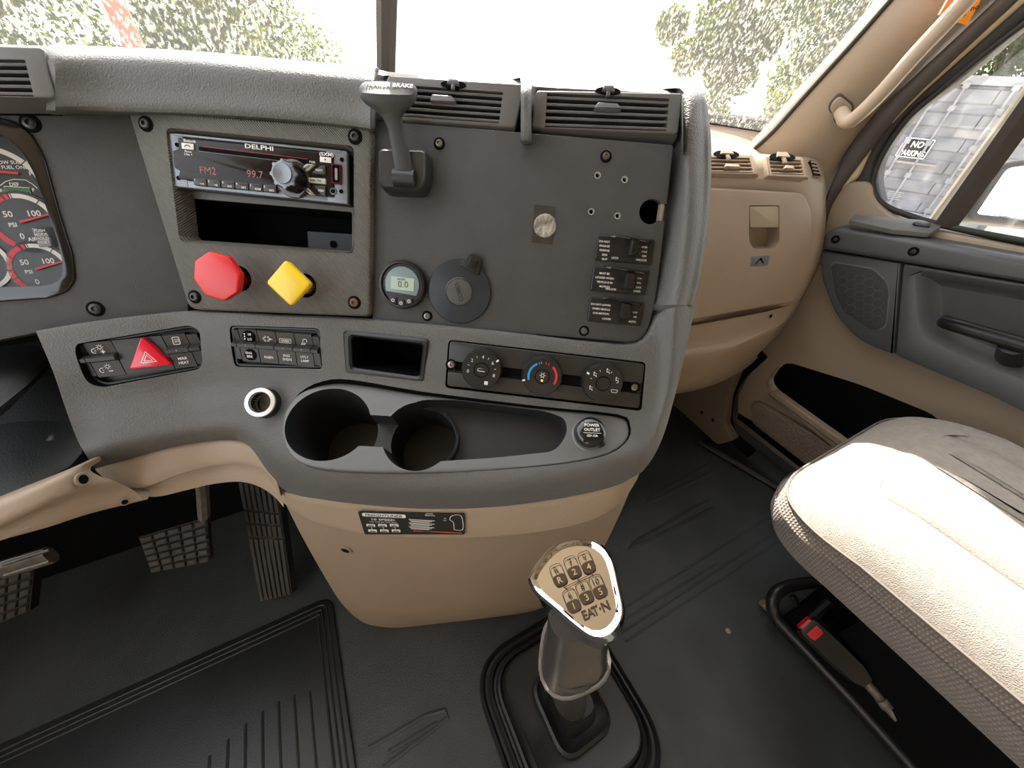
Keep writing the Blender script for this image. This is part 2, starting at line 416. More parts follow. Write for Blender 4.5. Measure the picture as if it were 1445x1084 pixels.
# centre post
b0 = EYE + ray(545, 97)*((.84)/ray(545, 97).y); 
dp = ray(546, 0); b1 = EYE + dp*(.78/dp.y)
dirp = (b1-b0)
q = MB(BRSEAL); q.tube([b0-dirp*.3, b0, b0+dirp*7], [(.016, .016)]*3, 8); trim = struct(q.build('trim_1'))
q = MB(BRSEAL); q.tube([wsp(x, 1.0) for x in (-1.05, -.5, 0, .5, 1.0)], .02, 8); struct(q.build('trim_2'))

# A pillar on the passenger side
LPX = [(1292, -40, .60), (1256, 0, .628), (1200, 64, .675), (1140, 130, .735), (1092, 184, .79), (1062, 212, .825), (1040, 235, .84)]
RP = [(1440, -40), (1395, 5), (1320, 75), (1255, 143), (1205, 205), (1170, 262), (1166, 300)]
rows = []
for (x, y, t), (x2, y2) in zip(LPX, RP):
    a = at(x, y, t); d = ray(x2, y2); b = EYE + d*((1.085-EYE.x)/d.x)
    mid = (a+b)/2 + Vector((-.02, -.025, .0)); q1 = a*.72+b*.28+Vector((-.018, -.018, 0)); q3 = a*.25+b*.75+Vector((-.012, -.018, 0))
    rows.append([a+Vector((.01, .03, 0)), a, q1, mid, q3, b, b+Vector((.05, .0, 0))])
m = MB(BEIGE); m.grid(refine(rows, 4, 4), flip=True); pil = struct(m.build('trim_3'))
m = MB(GASKET); m.tube(curve([at(x, y, t)+Vector((-.002, -.002, .0)) for x, y, t in LPX], 4), (.0035 if 0 else .004), 8); m.build('windshield_seal', pil)

# grab handle
def pil_pt(px, py, off=0):                  # a point on the pillar, off towards the viewer
    # interpolate depth between the two pillar edges
    best = None
    for i in range(len(LPX)-1):
        for k in range(11):
            f = k/10; x = LPX[i][0]*(1-f)+LPX[i+1][0]*f; y = LPX[i][1]*(1-f)+LPX[i+1][1]*f; t = LPX[i][2]*(1-f)+LPX[i+1][2]*f
            xr = RP[i][0]*(1-f)+RP[i+1][0]*f; yr = RP[i][1]*(1-f)+RP[i+1][1]*f
            tr = 1.085/ray(xr, yr).x
            L2 = (xr-x)**2+(yr-y)**2; s = max(0, min(1, ((px-x)*(xr-x)+(py-y)*(yr-y))/L2))
            d = hypot(px-x-s*(xr-x), py-y-s*(yr-y))
            if best is None or d < best[0]: best = (d, t*(1-s)+tr*s)
    return at(px, py, best[1]-off)
g = thing('grab_handle', 'long tan grab handle on the right windshield pillar', 'grab handle', loc=pil_pt(1187, 158, .03))
hp = curve([pil_pt(1187, 158, .03), pil_pt(1194, 170, .05), pil_pt(1206, 167, .062), pil_pt(1240, 135, .07), pil_pt(1292, 77, .07), pil_pt(1338, 28, .068), pil_pt(1376, -14, .065)], 6)
q = MB(mat('grab handle tan', (.42, .33, .25), .42, grain=(800, .0003))); n = len(hp)
q.tube(hp, [.012 if i < 4 else .0125 for i in range(n)], 14); q.build('grip', g, True)
pp = Plane(50, -20, pil_pt(1187, 152, .028)); L = Loc(pp, 1187, 152)
q = MB(BEIGE); q.slab(rpoly(L.poly([(1170, 150), (1184, 134), (1204, 150), (1192, 176), (1180, 172)]), .009), -.012, .004, .003, T=L.m); q.build('mount_plate', g, True)
q = MB(BRSEAL); q.slab(rpoly(L.poly([(1167, 150), (1184, 131), (1207, 150), (1193, 180), (1178, 175)]), .009), -.012, .0, .001, T=L.m); q.build('mount_gasket', g, True)
q = MB(GASKET); cc = L.l(1184, 151); q.lathe([(.0065, .0042), (.005, .003), (.0045, -.004)], 16, *cc, T=L.m, cap1=True); q.use(STEEL).lathe([(.0035, -.003), (.0035, .001), (.001, .002)], 10, *cc, T=L.m, cap1=True); q.build('mount_screw', g, True)
# orange tag around the handle
TAG = mat('orange card', (.95, .33, .02), .5); TAGR = mat('red orange card', (.9, .12, .01), .5)
tg = thing('warning_tag', 'orange and yellow card tag tucked around the pillar handle', 'tag', loc=pil_pt(1345, 20, .03))
Pt = Plane(50, -10, pil_pt(1372, 10, .045)); L = Loc(Pt, 1368, 10)
q = MB(TAG); q.slab(L.poly([(1350, 31), (1364, 36), (1392, -15), (1372, -20)]), 0, .0012, T=L.m); q.use(GASKET)
x, y = L.l(1376, 10); q.text('no', x, y, .006, .0015, rot=.3, T=L.m); x, y = L.l(1361, 22); q.text('r', x, y, .004, .0015, T=L.m); q.build('yellow_flap', tg, True)
Pt = Plane(50, -10, pil_pt(1335, 10, .05)); L = Loc(Pt, 1335, 10)
q = MB(TAGR); q.slab(L.poly([(1326, 21), (1334, 18), (1358, -8), (1340, -10)]), 0, .001, T=L.m); q.use(WHITE).line(L.poly([(1324, 21), (1339, -6)]), .0025, .0013, L.m); q.build('red_flap', tg, True)

# ================================================================ passenger door
door = bpy.data.objects.new('door_1', None); COL.objects.link(door); door.location = (1.08, .1, 0); MW['door_1'] = Matrix.Translation((1.08, .1, 0)); struct(door)
def dslab(name, x, pts, th=.02, bev=.004, r=.0, mt=BEIGE, cuts=(), seg=3):
    P = DP(x); L = Loc(P, 1300, 400)
    q = MB(mt); q.slab(rpoly(L.poly(pts), r), -th, 0, bev, seg, T=L.m); o = q.build(name, door, True)
    if cuts:
        C = []
        for cp, cr_ in cuts:
            c = MB(); c.slab(rpoly(L.poly(cp), cr_), -th-.05, .05, T=L.m); C.append(c)
        cut(o, C)
    return o
# beige door skin under the window
sk = [(1150, 375), (1153, 330), (1160, 292), (1180, 262), (1203, 256), (1228, 256), (1232, 282), (1262, 308), (1322, 325), (1460, 352), (1460, 395), (1300, 380), (1200, 372)]
dslab('door_top_trim', 1.085, sk, .03, .006, [0, 0, .02, .02, .01, .02, .03, .04, 0, 0, 0, 0, 0])
low = [(1118, 425), (1152, 346), (1300, 366), (1500, 408), (1500, 760), (1192, 672), (1040, 583), (1040, 560), (1063, 512)]
pocket = [(1092, 520), (1112, 511), (1215, 543), (1330, 590), (1330, 720), (1196, 640), (1086, 552), (1080, 540)]
dslab('door_lower_panel', 1.092, low, .035, .005, .008, BEIGE, [(pocket, .03)])
dslab('map_pocket_liner', 1.17, [(1090, 480), (1300, 520), (1400, 640), (1400, 760), (1180, 700), (1040, 590)], .01, 0, 0, VOID)
dslab('map_pocket_lip', 1.07, [(1082, 556), (1092, 552), (1200, 630), (1340, 725), (1330, 738), (1190, 644)], .02, .004, .004, BEIGE)
tp = [(1058, 572), (1068, 566), (1110, 590), (1190, 640), (1230, 668), (1220, 690), (1140, 658), (1062, 598)]
dslab('kick_pad', 1.078, tp, .02, .002, .012, mat('dimpled tan plastic', (.25, .19, .14), .5, grain=(160, .003), kind='cell'))
Lk = Loc(DP(1.076), 1100, 600); q = MB(BEIGED)
for i in range(26):
    for j in range(5):
        x, y = Lk.l(1075+i*5.4+j*1.0, 584+i*3.4+j*6)
        q.lathe([(.0022, 0), (.0014, .0012), (0, .0015)], 6, x, y, 0, T=Lk.m)
q.build('kick_pad_dimple', door, True)['kind'] = 'stuff'
# grey arm band and panels
GD = mat('dark grey door plastic', (.075, .077, .078), .42, grain=(900, .0003), var=.05)
dslab('door_arm_band', 1.035, [(1158, 352), (1161, 330), (1180, 319), (1215, 324), (1325, 343), (1460, 368), (1460, 402), (1270, 371)], .05, .012, [0, .01, .01, 0, 0, 0, 0, 0], GD, seg=5)
dslab('speaker_panel', 1.05, [(1157, 354), (1271, 371), (1260, 500), (1215, 483), (1180, 447), (1160, 395)], .03, .004, [0, .002, .002, .03, .03, .02], GD)
gr = [(1172, 376), (1178, 371), (1232, 380), (1250, 398), (1254, 412), (1250, 458), (1240, 466), (1228, 465), (1190, 440), (1178, 415)]
dslab('speaker_grille_rim', 1.0485, [(x+(x-1213)*.035, y+(y-418)*.035) for x, y in gr], .01, .001, .008, GREYP)
dslab('speaker_grille', 1.0475, gr, .01, .0008, .008, mat('speaker mesh', (.04, .043, .043), .6, grain=(700, .001), kind='cell'))
Lh = Loc(DP(1.0465), 1213, 418); q = MB(GD); 
from itertools import product
gp = Lh.poly(gr)
def inside(p, poly):
    c = False; j = len(poly)-1
    for i in range(len(poly)):
        a, b = poly[i], poly[j]
        if (a[1] > p[1]) != (b[1] > p[1]) and p[0] < (b[0]-a[0])*(p[1]-a[1])/(b[1]-a[1])+a[0]: c = not c
        j = i
    return c
hr = .0105
for i, j in product(range(-9, 10), range(-9, 10)):
    cx = i*hr*1.732+(j % 2)*hr*.866; cy = j*hr*1.5
    if inside((cx, cy), inset(ccw(gp), hr*.95)):
        h = [(cx+hr*.9*sin(k*pi/3), cy+hr*.9*cos(k*pi/3)) for k in range(6)]; q.line(h+[h[0]], .0014, .0003, Lh.m)
q.build('speaker_grille_pattern', door, True)['kind'] = 'stuff'
big = [(1274, 372), (1460, 403), (1460, 590), (1400, 560), (1263, 502)]
rec = [(1286, 390), (1300, 378), (1480, 408), (1480, 560), (1400, 527), (1310, 488), (1282, 450)]
Lq = Loc(DP(1.05), 1350, 450); q = MB(GD)
q.dish(rpoly(Lq.poly([(1274, 372), (1520, 413), (1520, 620), (1400, 560), (1263, 502)]), .003), rpoly(Lq.poly([(1288, 379), (1500, 413), (1500, 560), (1400, 524), (1296, 478)]), [.025, .02, .02, .01, .04], 8), 0, -.030, .022, .004, -.05, T=Lq.m, cap=False)
q.build('handle_panel', door, True)
dslab('recess_floor', 1.078, [(1276, 374), (1500, 410), (1500, 600), (1400, 550), (1275, 495)], .004, 0, 0, mat('recess grey', (.06, .06, .058), .5, grain=(900, .0003)))
P = DP(1.03)
q = MB(BLACK); q.tube(curve([DP(1.06).pt(1332, 452), P.pt(1338, 456), P.pt(1400, 474), P.pt(1480, 497)], 4), [(.012, .008)]*13, 12)
q.tube(curve([DP(1.02).pt(1330, 449), DP(1.015).pt(1400, 468), DP(1.015).pt(1480, 491)], 3), .0022, 6); q.build('pull_handle', door, True)
q = MB(BLACK); q.tube([DP(1.035).pt(1430, 488), DP(1.08).pt(1425, 510)], [(.016, .02)]*2, 10); q.build('handle_bracket', door, True)
for x, y in ((1179, 338), (1289, 355)):
    L = Loc(DP(1.0345), x, y); q = MB(VOID); q.lathe([(.0085, 0), (.0085, .0006), (.0065, .0008), (.006, .0002)], 18, T=L.m, cap1=True)
    q.use(DSTEEL).lathe([(.004, .0003), (.004, .0015), (.002, .002), (.0016, .0005)], 12, T=L.m, cap1=True); q.build('door_screw', door, True)
# switch plate lying on the sill
PS = plane_axes((0, -1, 0), Vector((1, 0, .35)), DP(1.045).pt(1250, 317)); L = Loc(PS, 1260, 319)
q = MB(GREYP); q.slab(rpoly(L.poly([(1198, 312), (1206, 305), (1300, 312), (1328, 321), (1312, 331), (1260, 326)]), .004), -.006, .003, .0015, T=L.m)
q.use(BLACK).slab(rpoly(L.poly([(1286, 318), (1292, 315), (1312, 318), (1310, 324), (1288, 321)]), .003), .003, .006, .001, T=L.m); q.build('window_switch_plate', door, True)
# door window surround: seals and glass on the X=1.1 plane
def dtube(name, pts, x, r, mt, par=door):
    P = DP(x); q = MB(mt); path = curve([P.pt(a, b) for a, b in pts], 4); q.tube(path, r if not isinstance(r, tuple) else [r]*len(path), 10); o = q.build(name, par, True); return o
q = MB(BRSEAL); 
def band(name, A, B, x0, x1, mt, par=door, bulge=.006):
    P0, P1_ = DP(x0), DP(x1); rows = []
    a = curve([P0.pt(*p) for p in A], 4); b = curve([P1_.pt(*p) for p in B], 4)
    for p, s in zip(a, b): rows.append([p+Vector((.04, 0, 0)), p, p*.75+s*.25+Vector((-bulge*.8, 0, 0)), (p+s)/2+Vector((-bulge, 0, 0)), p*.25+s*.75+Vector((-bulge*.8, 0, 0)), s, s+Vector((.04, 0, 0))])
    q = MB(mt); q.grid(rows, flip=True); o = q.build(name, par, True, sharp=60); return o
band('door_aperture_seal', [(1164, 282), (1190, 222), (1225, 172), (1290, 108), (1350, 52), (1420, -14)], [(1160, 330), (1172, 288), (1205, 240), (1262, 165), (1345, 84), (1450, -14)], 1.07, 1.075, BRSEAL, bulge=.008)
band('door_frame_inner_strip', [(1168, 300), (1185, 262), (1214, 214), (1265, 158), (1348, 80), (1450, -14)], [(1178, 262), (1208, 252), (1233, 205), (1283, 148), (1360, 78), (1464, -14)], 1.082, 1.086, mat('pale tan strip', (.55, .45, .30), .5), bulge=.003)
band('window_frame_black', [(1207, 257), (1222, 217), (1250, 178), (1300, 132), (1370, 68), (1462, -16)], [(1240, 285), (1234, 250), (1246, 212), (1285, 160), (1345, 115), (1460, 20)], 1.092, 1.10, GASKET, bulge=.005)
dtube('window_seal', [(1460, 22), (1390, 75), (1330, 125), (1283, 165), (1250, 210), (1233, 250), (1236, 275), (1252, 292), (1285, 305), (1330, 318), (1460, 346)], 1.098, .0055, GASKET)
dtube('window_sill_seal', [(1330, 318), (1390, 330), (1460, 343)], 1.09, .005, mat('mossy black seal', (.03, .035, .022), .7))
# division bar
q = MB(mat('dark brown bar', (.045, .035, .028), .5)); 
a, b = DP(1.09).pt(1333, 320), DP(1.09).pt(1500, 88); q.tube([a, b], [(.013, .017)]*2, 4); q.build('window_division_bar', door, True, sharp=20)
q = MB(mat('sunlit run channel', (.6, .55, .45), .5)); a, b = DP(1.12).pt(1308, 322), DP(1.12).pt(1478, 88); q.tube([a, b], [(.006, .008)]*2, 6); q.build('glass_channel', door, True)  # whitish colour stands in for sunlight on the chrome channel
P = DP(1.105); g = MB(SDG); g.slab([(-.6, .62), (.60, .62), (.60, 1.62), (-.6, 1.62)], 0, .003, T=Matrix.Translation((1.112, 0, 0)) @ Matrix(((0, 0, 1, 0), (1, 0, 0, 0), (0, 1, 0, 0), (0, 0, 0, 1))))
struct(g.build('window_3'))
# door edge seal and kick panel ahead of the door
q = MB(VOID); q.tube(curve([DP(1.08).pt(1075, 500), DP(1.08).pt(1040, 535), DP(1.08).pt(1026, 575), DP(1.07).pt(1030, 610), DP(1.06).pt(1060, 640)], 4), .018, 8); struct(q.build('trim_4'))
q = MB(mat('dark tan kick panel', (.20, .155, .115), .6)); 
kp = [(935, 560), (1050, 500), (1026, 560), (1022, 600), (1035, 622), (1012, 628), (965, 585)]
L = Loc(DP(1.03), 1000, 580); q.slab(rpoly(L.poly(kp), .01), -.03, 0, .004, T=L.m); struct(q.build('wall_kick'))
L = Loc(DP(1.028), 1000, 580); q = MB(VOID)
for x, y in ((990, 582), (1006, 593)): cx, cy = L.l(x, y); q.lathe([(.005, 0), (.005, .001)], 10, cx, cy, T=L.m, cap1=True)
q.build('kick_hole', bpy.data.objects['wall_kick'], True)
# sill step
q = MB(RUBBER); q.tube([FL.pt(985, 626)+Vector((0, 0, .01)), FL.pt(1120, 706)+Vector((0, 0, .01)), FL.pt(1300, 820)+Vector((0, 0, .01))], .01, 8); struct(q.build('baseboard_right'))
# ================================================================ dashboard body
def tb(px, py, off=0):                       # depth of the dash face, the two planes blended
    a, b = PA.t(px, py, off), PC.t(px, py, off)
    return min(a, b) if abs(a-b) > .004 else min(a, b)-.0006
dash = thing('dashboard', 'grey grained dashboard with tan lower console wrapping round the driver', 'dashboard', loc=(.1, .45, .5))
# top pad
PADO = 0
cols = [(-70, 60, 120, 158, 1), (20, 63, 119, 158, 1), (58, 65, 118, 158, 1), (66, 66, 118, 158, 0), (110, 68, 118, 159, 0), (160, 70, 118, 160, 0), (270, 76, 122, 163, 0), (400, 88, 130, 171, 0), (500, 97, 138, 181, 0), (528, 99, 140, 184, 0), (542, 101, 141, 184, 1), (650, 110, 148, 196, 1), (728, 113, 154, 199, 1), (735, 114, 155, 199, 0), (750, 116, 156, 200, 0), (757, 117, 157, 201, 1), (850, 122, 164, 208, 1), (945, 127, 172, 214, 1), (957, 128, 173, 215, 1), (964, 129, 174, 216, 0)]
R = [[] for _ in range(8)]
for x, yt, ym, yb, vz in cols:
    t0 = tb(x, yb); d = .012 if not vz else -.022; 
    low = at(x, yb+(4 if not vz else -14), tb(x, yb+4, -.012)+.01*vz); lip = at(x, yb-(3 if not vz else 16), t0-d); mid = at(x, ym+6, tb(x, ym+6)-d-.001)
    hi = at(x, yt+13, tb(x, yt+13)-d-.001); top = at(x, yt+4*vz, tb(x, yt)+.002+.02*vz)
    R[7].append(low); R[6].append(lip); R[5].append(mid); R[4].append(hi); R[3].append(top)
    R[2].append(top+Vector((.01, .03, .001))); R[1].append(top+Vector((.03, .15, -.015)))
    f = (x+70)/1020; R[0].append(Vector((-.5+f*1.2, .88-.05*max(0, f-.6), .905)))
m = MB(GREY); rows = refine(R, 3, 4); m.grid(rows, flip=False); m.build('top_pad', dash, True)
# right column
cv = [(128, [(955, .352), (962, .350), (970, .349), (982, .352), (990, .37), (990, .50)]),
      (160, [(946, .362), (958, .350), (972, .340), (990, .345), (1000, .37), (998, .52)]),
      (215, [(944, .366), (958, .352), (972, .340), (993, .347), (1004, .37), (1001, .54)]),
      (300, [(938, .374), (952, .360), (970, .347), (990, .353), (1001, .38), (996, .55)]),
      (380, [(926, .382), (940, .369), (962, .355), (980, .361), (990, .385), (985, .55)]),
      (430, [(914, .388), (930, .375), (952, .360), (969, .366), (978, .39), (972, .56)])]
rows = []
for y, r in cv: rows.append([at(x, y + (4 if i == 4 else 8 if i == 5 else 0), t) for i, (x, t) in enumerate(r)])
top = [p + Vector((.02, .05, -.006)) for p in rows[0]]; top[0] = rows[0][0]+Vector((0, .05, -.004)) 
rows = [[p+Vector((.03, .25, -.03)) for p in rows[0]], top] + rows
m = MB(GREY); m.grid(refine(rows, 5, 5)); m.build('side_column', dash, True)
# lower fascia
o4 = .004
fc = [  # x,y pairs from the top edge to the tucked lower edge, with the extra depth towards the viewer
 [(50, 467, 0), (53, 473, .003), (75, 525, .006), (92, 575, .004), (108, 618, .006), (120, 640, .012), (134, 662, .0)],
 [(120, 455, 0), (122, 461, .003), (128, 515, .006), (140, 560, .004), (156, 603, .010), (168, 630, .012), (178, 652, -.004)],
 [(200, 445, 0), (200, 451, .003), (205, 505, .006), (215, 550, .002), (228, 590, .008), (236, 616, .010), (240, 637, -.006)],
 [(262, 439, 0), (262, 446, .003), (265, 497, .006), (272, 545, .002), (284, 582, .008), (290, 608, .010), (294, 627, -.006)],
 [(335, 441, 0), (335, 448, .003), (335, 492, .006), (338, 540, .004), (342, 580, .010), (342, 608, .012), (344, 628, -.004)],
 [(405, 445, 0), (405, 452, .003), (403, 495, .006), (396, 545, .006), (388, 600, .022), (388, 645, .032), (396, 688, .016)],
 [(490, 448, 0), (490, 456, .003), (488, 500, .006), (480, 548, .010), (470, 615, .034), (466, 668, .050), (462, 706, .034)],
 [(600, 457, 0), (600, 465, .003), (598, 510, .006), (596, 556, .010), (594, 620, .036), (592, 682, .054), (590, 718, .038)],
 [(720, 469, 0), (720, 477, .003), (718, 525, .006), (716, 570, .010), (712, 625, .034), (708, 680, .052), (706, 715, .036)],
 [(830, 482, 0), (830, 490, .003), (828, 538, .006), (824, 582, .010), (818, 625, .028), (812, 665, .044), (808, 700, .032)],
 [(900, 484, 0), (903, 490, .003), (902, 540, .006), (896, 585, .010), (888, 618, .022), (878, 648, .034), (868, 686, .026)],
 [(925, 446, -.006), (930, 452, .002), (930, 530, .006), (922, 580, .010), (914, 615, .018), (902, 642, .026), (892, 674, .022)],
 [(950, 437, .008), (955, 441, .012), (950, 530, .010), (940, 575, .012), (930, 610, .014), (916, 638, .018), (903, 668, .014)],
 [(976, 432, -.006), (979, 437, -.012), (962, 520, -.012), (948, 575, -.010), (936, 615, -.010), (922, 645, -.008), (908, 664, -.006)],
 [(974, 434, -.09), (976, 440, -.09), (958, 520, -.09), (944, 575, -.09), (932, 615, -.09), (918, 645, -.09), (904, 664, -.09)]]
rows = [[at(x, y, tb(x, y, .004)-e) for x, y, e in c] for c in fc]
rows = [[rows[j][i] for j in range(len(rows))] for i in range(len(rows[0]))]
BACK = -PC.n*.12 + Vector((0, 0, .0))
g = refine(rows, 6, 6)
m = MB(GREY); m.shell(g, BACK); fas = m.build('lower_fascia', dash, True)
if fas.data.polygons and False: pass
tray_o = [(399, 612), (404, 582), (425, 556), (462, 543), (505, 543), (600, 558), (760, 577), (868, 588), (886, 602), (884, 622), (858, 642), (800, 655), (700, 664), (600, 668), (505, 667), (440, 660), (410, 642)]
LT = Loc(PT, 640, 610)
tray2 = [(p.x, p.y) for p in [Vector(q) for q in [(c.x, c.y) for c in curve([(*p, 0) for p in LT.poly(tray_o)]+[(*LT.poly(tray_o)[0], 0)], 3)[:-1]]]]
L1 = Loc(P1, 203, 500, 0, radians(.5)); L2 = Loc(PC.shift(.006), 391, 490, 0, radians(-1)); LK = Loc(PC.shift(.006), 546, 502, 0, radians(-2.5)); LH = Loc(PC.shift(.007), 768, 530, 0, radians(-2.5))
def bx(L, pts, r, z0, z1, grow=0):
    q = MB(VOID); q.slab(inset(ccw(rpoly(L.poly(pts), r)), -grow), z0, z1, T=L.m); return q
sw1o = [(116, 484), (272, 458), (288, 466), (292, 510), (284, 520), (150, 545), (132, 538), (116, 496)]
sw2o = [(326, 459), (452, 463), (458, 520), (334, 517)]
pko = [(486, 466), (607, 478), (601, 539), (489, 526)]
hvo = [(633, 479), (911, 511), (903, 578), (629, 546)]
pki = [(497, 475), (597, 487), (593, 529), (499, 517)]
pki = [(497, 474), (598, 486), (593, 531), (499, 518)]
cut(fas, [bx(LT, [], 0, 0, 0) if False else MB(VOID).slab(tray2, -.103, .05, T=LT.m), bx(L1, sw1o, .006, -.012, .06), bx(L2, sw2o, .005, -.012, .06), bx(LK, pki, .003, -.07, .06, .002), bx(LH, hvo, .005, -.010, .06)], flatn=False)

# beige console under the fascia
def Zf(px, py, z=0): return FL.pt(px, py, z)
topr = [(386, 674, .018), (402, 694, .018), (440, 702, .038), (520, 712, .044), (600, 716, .046), (700, 713, .044), (790, 704, .038), (850, 690, .034), (885, 674, .028), (905, 660, .006)]
bot = [(500, 868), (506, 874), (522, 882), (560, 886), (620, 880), (690, 872), (755, 862), (800, 840), (826, 812), (838, 790)]
T0 = [at(x, y, tb(x, y)-e+.004) for x, y, e in topr]
B0 = [Zf(x, y) for x, y in bot]
crease = [(398, 708, .012), (416, 722, .012), (448, 738, .022), (520, 754, .030), (600, 759, .032), (700, 757, .030), (790, 746, .026), (848, 728, .020), (882, 702, .012), (897, 680, -.01)]
C0 = [at(x, y, tb(x, y)-e) for x, y, e in crease]
C1 = [c + (b-c)*.02 + Vector((0, .002, 0)) for c, b in zip(C0, B0)]
def L3(a, b, s, bul=0): return a*(1-s)+b*s - HEAD*bul
R = [[p + PC.n*-.012 for p in T0], T0, [a*.5+b*.5-HEAD*.001 for a, b in zip(T0, C0)], C0, [c+HEAD*.004-UP*.003 for c in C0], [L3(c, b, .2, .003) for c, b in zip(C0, B0)], [L3(c, b, .45, .008) for c, b in zip(C0, B0)], [L3(c, b, .7, .010) for c, b in zip(C0, B0)], [L3(c, b, .88, .006) for c, b in zip(C0, B0)], B0]
m = MB(BEIGE); g = refine(R, 5, 4)
gl = [[r[0]+Vector((-.012, .10, 0)), r[0]+Vector((-.006, .02, 0))]+r+[r[-1]+Vector((.0, .03, 0)), r[-1]+Vector((.02, .16, 0))] for r in g]
m.grid(gl, flip=False); cons = m.build('console', dash, True)
CONS = g
def on_grid(G, px, py):                      # point and normal of a surface grid seen at a pixel
    best = None
    for i in range(len(G)-1):
        for j in range(len(G[0])-1):
            p = (G[i][j]+G[i+1][j+1])/2; d = p-EYE; z = d.dot(fwd)
            qx = 722.5+FPX*d.dot(ix)/z; qy = 542-FPX*d.dot(iy)/z; e = hypot(qx-px, qy-py)
            if best is None or e < best[0]: best = (e, p, (G[i+1][j]-G[i][j]).cross(G[i][j+1]-G[i][j]).normalized())
    p, n = best[1], best[2]
    if n.dot(EYE-p) < 0: n = -n
    return p, n
def plane_on(G, px, py, px2, py2, lift=.0006):
    p, n = on_grid(G, px, py); q = object.__new__(Plane); q.n = n; q.p = p+n*lift
    d = ray(px2, py2); e = EYE + d*((q.p-EYE).dot(n)/d.dot(n)); d = ray(px, py); p0 = EYE + d*((q.p-EYE).dot(n)/d.dot(n))
    q.u = (e-p0).normalized(); q.v = n.cross(q.u); return q
def screw_hole(G, px, py, par, px2=10, r=.006):
    q0 = plane_on(G, px, py, px+px2, py); L = Loc(q0, px, py); q = MB(BEIGED); q.lathe([(r*1.5, .0), (r*1.3, .0012), (r*.9, .0012)], 16, T=L.m)
    q.use(VOID).lathe([(r*.9, .0013), (.0001, .0013)], 14, T=L.m); q.build('screw_hole', par, True)
screw_hole(CONS, 488, 776, dash)
# arch trim over the pedals
at_top = [(134, 660, .003), (178, 650, .002), (240, 633, .003), (294, 624, .003), (340, 625, .006), (372, 642, .010), (388, 668, .018), (394, 686, .020)]
at_mid = [(160, 684, .006), (200, 688, .006), (252, 670, .006), (300, 657, .006), (340, 655, .008), (370, 664, .012), (386, 684, .018), (397, 700, .017)]
at_bot = [(190, 699, .0), (222, 701, .0), (262, 692, .0), (302, 683, .0), (338, 680, .002), (366, 687, .004), (388, 702, .010), (400, 716, .012)]
def tline(L_, de=0): return [at(x, y, tb(x, y)-e-de) for x, y, e in L_]
a, b, c = tline(at_top), tline(at_mid), tline(at_bot)
R = [[p - PC.n*.012 for p in a], a, [x*.5+y*.5+PA.n*.002 for x, y in zip(a, b)], b, [p-PA.n*.006-UP*.001 for p in b], c, [p+Vector((0, .015, .004)) for p in c]]
G = refine(R, 5, 4); m = MB(BEIGE); m.grid(G); m.build('arch_trim', dash, True); screw_hole(G, 242, 687, dash, r=.004)
# knee panel under the column
k1 = [(-60, 730, .05), (0, 706, .05), (60, 682, .045), (106, 662, .036), (128, 660, .022)]
k2 = [(-60, 765, .055), (0, 742, .055), (64, 712, .05), (118, 690, .038), (160, 678, .022)]
k3 = [(-60, 770, .045), (0, 748, .045), (66, 718, .04), (124, 700, .03), (185, 690, .014)]
k4 = [(-60, 782, .04), (0, 763, .04), (68, 744, .036), (130, 724, .026), (208, 705, .010)]
R = [[p-PA.n*.03 for p in tline(k1)], tline(k1), [x*.5+y*.5+PA.n*.004 for x, y in zip(tline(k1), tline(k2))], tline(k2), tline(k3), tline(k4), [p+Vector((0, .03, .004)) for p in tline(k4)]]
G = refine(R, 5, 4); kn = thing('knee_panel', 'tan knee panel under the steering column at the left edge', 'panel', loc=tline(k3)[1])
m = MB(BEIGE); m.grid(G); m.build('panel', kn, True); screw_hole(G, 116, 677, kn, r=.005); screw_hole(G, 176, 708, kn, r=.003)

# black sheets standing in for the shade inside the dash
m = MB(VOID); L = Loc(PC, 650, 330); m.slab(L.poly([(200, 150), (540, 150), (540, 138), (940, 160), (975, 190), (950, 560), (250, 540)]), -.125, -.12, T=L.m); m.build('dark_filler', dash, True)
m = MB(VOID); L = Loc(PA, 100, 330); m.slab(L.poly([(-80, 150), (255, 150), (262, 450), (-80, 500)]), -.05, -.045, T=L.m); m.build('dark_filler', dash, True)

m = MB(VOID); L = Loc(PA, 60, 600); m.slab(L.poly([(-160, 430), (150, 430), (200, 560), (240, 700), (-160, 780)]), -.095, -.09, T=L.m); m.build('dark_filler', dash, True)
# gauge panel
def screw(par, L, px, py, z=0, r=.0050, mt=DSTEEL, name='screw'):
    cx, cy = L.l(px, py, z); q = MB(VOID); q.lathe([(r*1.5, z), (r*1.45, z+.0006), (r*.95, z+.0008)], 20, cx, cy)
    q.use(mt).lathe([(r, z+.0006), (r*.98, z+.0016), (r*.8, z+.0024), (r*.45, z+.0026), (r*.42, z+.0010), (0, z+.001)], 20, cx, cy)
    return q.build(name, par)
L = Loc(PA, 130, 330); gp = thing('gauge_panel', 'charcoal textured panel around the gauges', 'panel', L)
m = MB(PANEL); m.slab(L.poly([(-80, 150), (262, 152), (266, 441), (160, 452), (50, 470), (-80, 496)]), -.02, 0, .001); gpo = m.build('panel', gp)
clo = [(-80, 160), (-20, 163), (20, 170), (45, 188), (65, 225), (85, 300), (104, 360), (108, 395), (96, 412), (70, 421), (-80, 432)]
oo = rpoly(L.poly(clo), .006)
cut(gpo, [MB(PANEL).slab(inset(ccw(oo), .001), -.04, .02)])
screw(gp, L, 43, 174); screw(gp, L, 135, 436)
cl = thing('instrument_cluster', 'instrument cluster with white scales and red needles at the left edge', 'gauge', L)
cli = rpoly(L.poly([(-80, 186), (-10, 186), (14, 196), (36, 218), (52, 248), (70, 300), (84, 340), (91, 372), (91, 388), (84, 398), (70, 403), (-80, 409)]), .005)
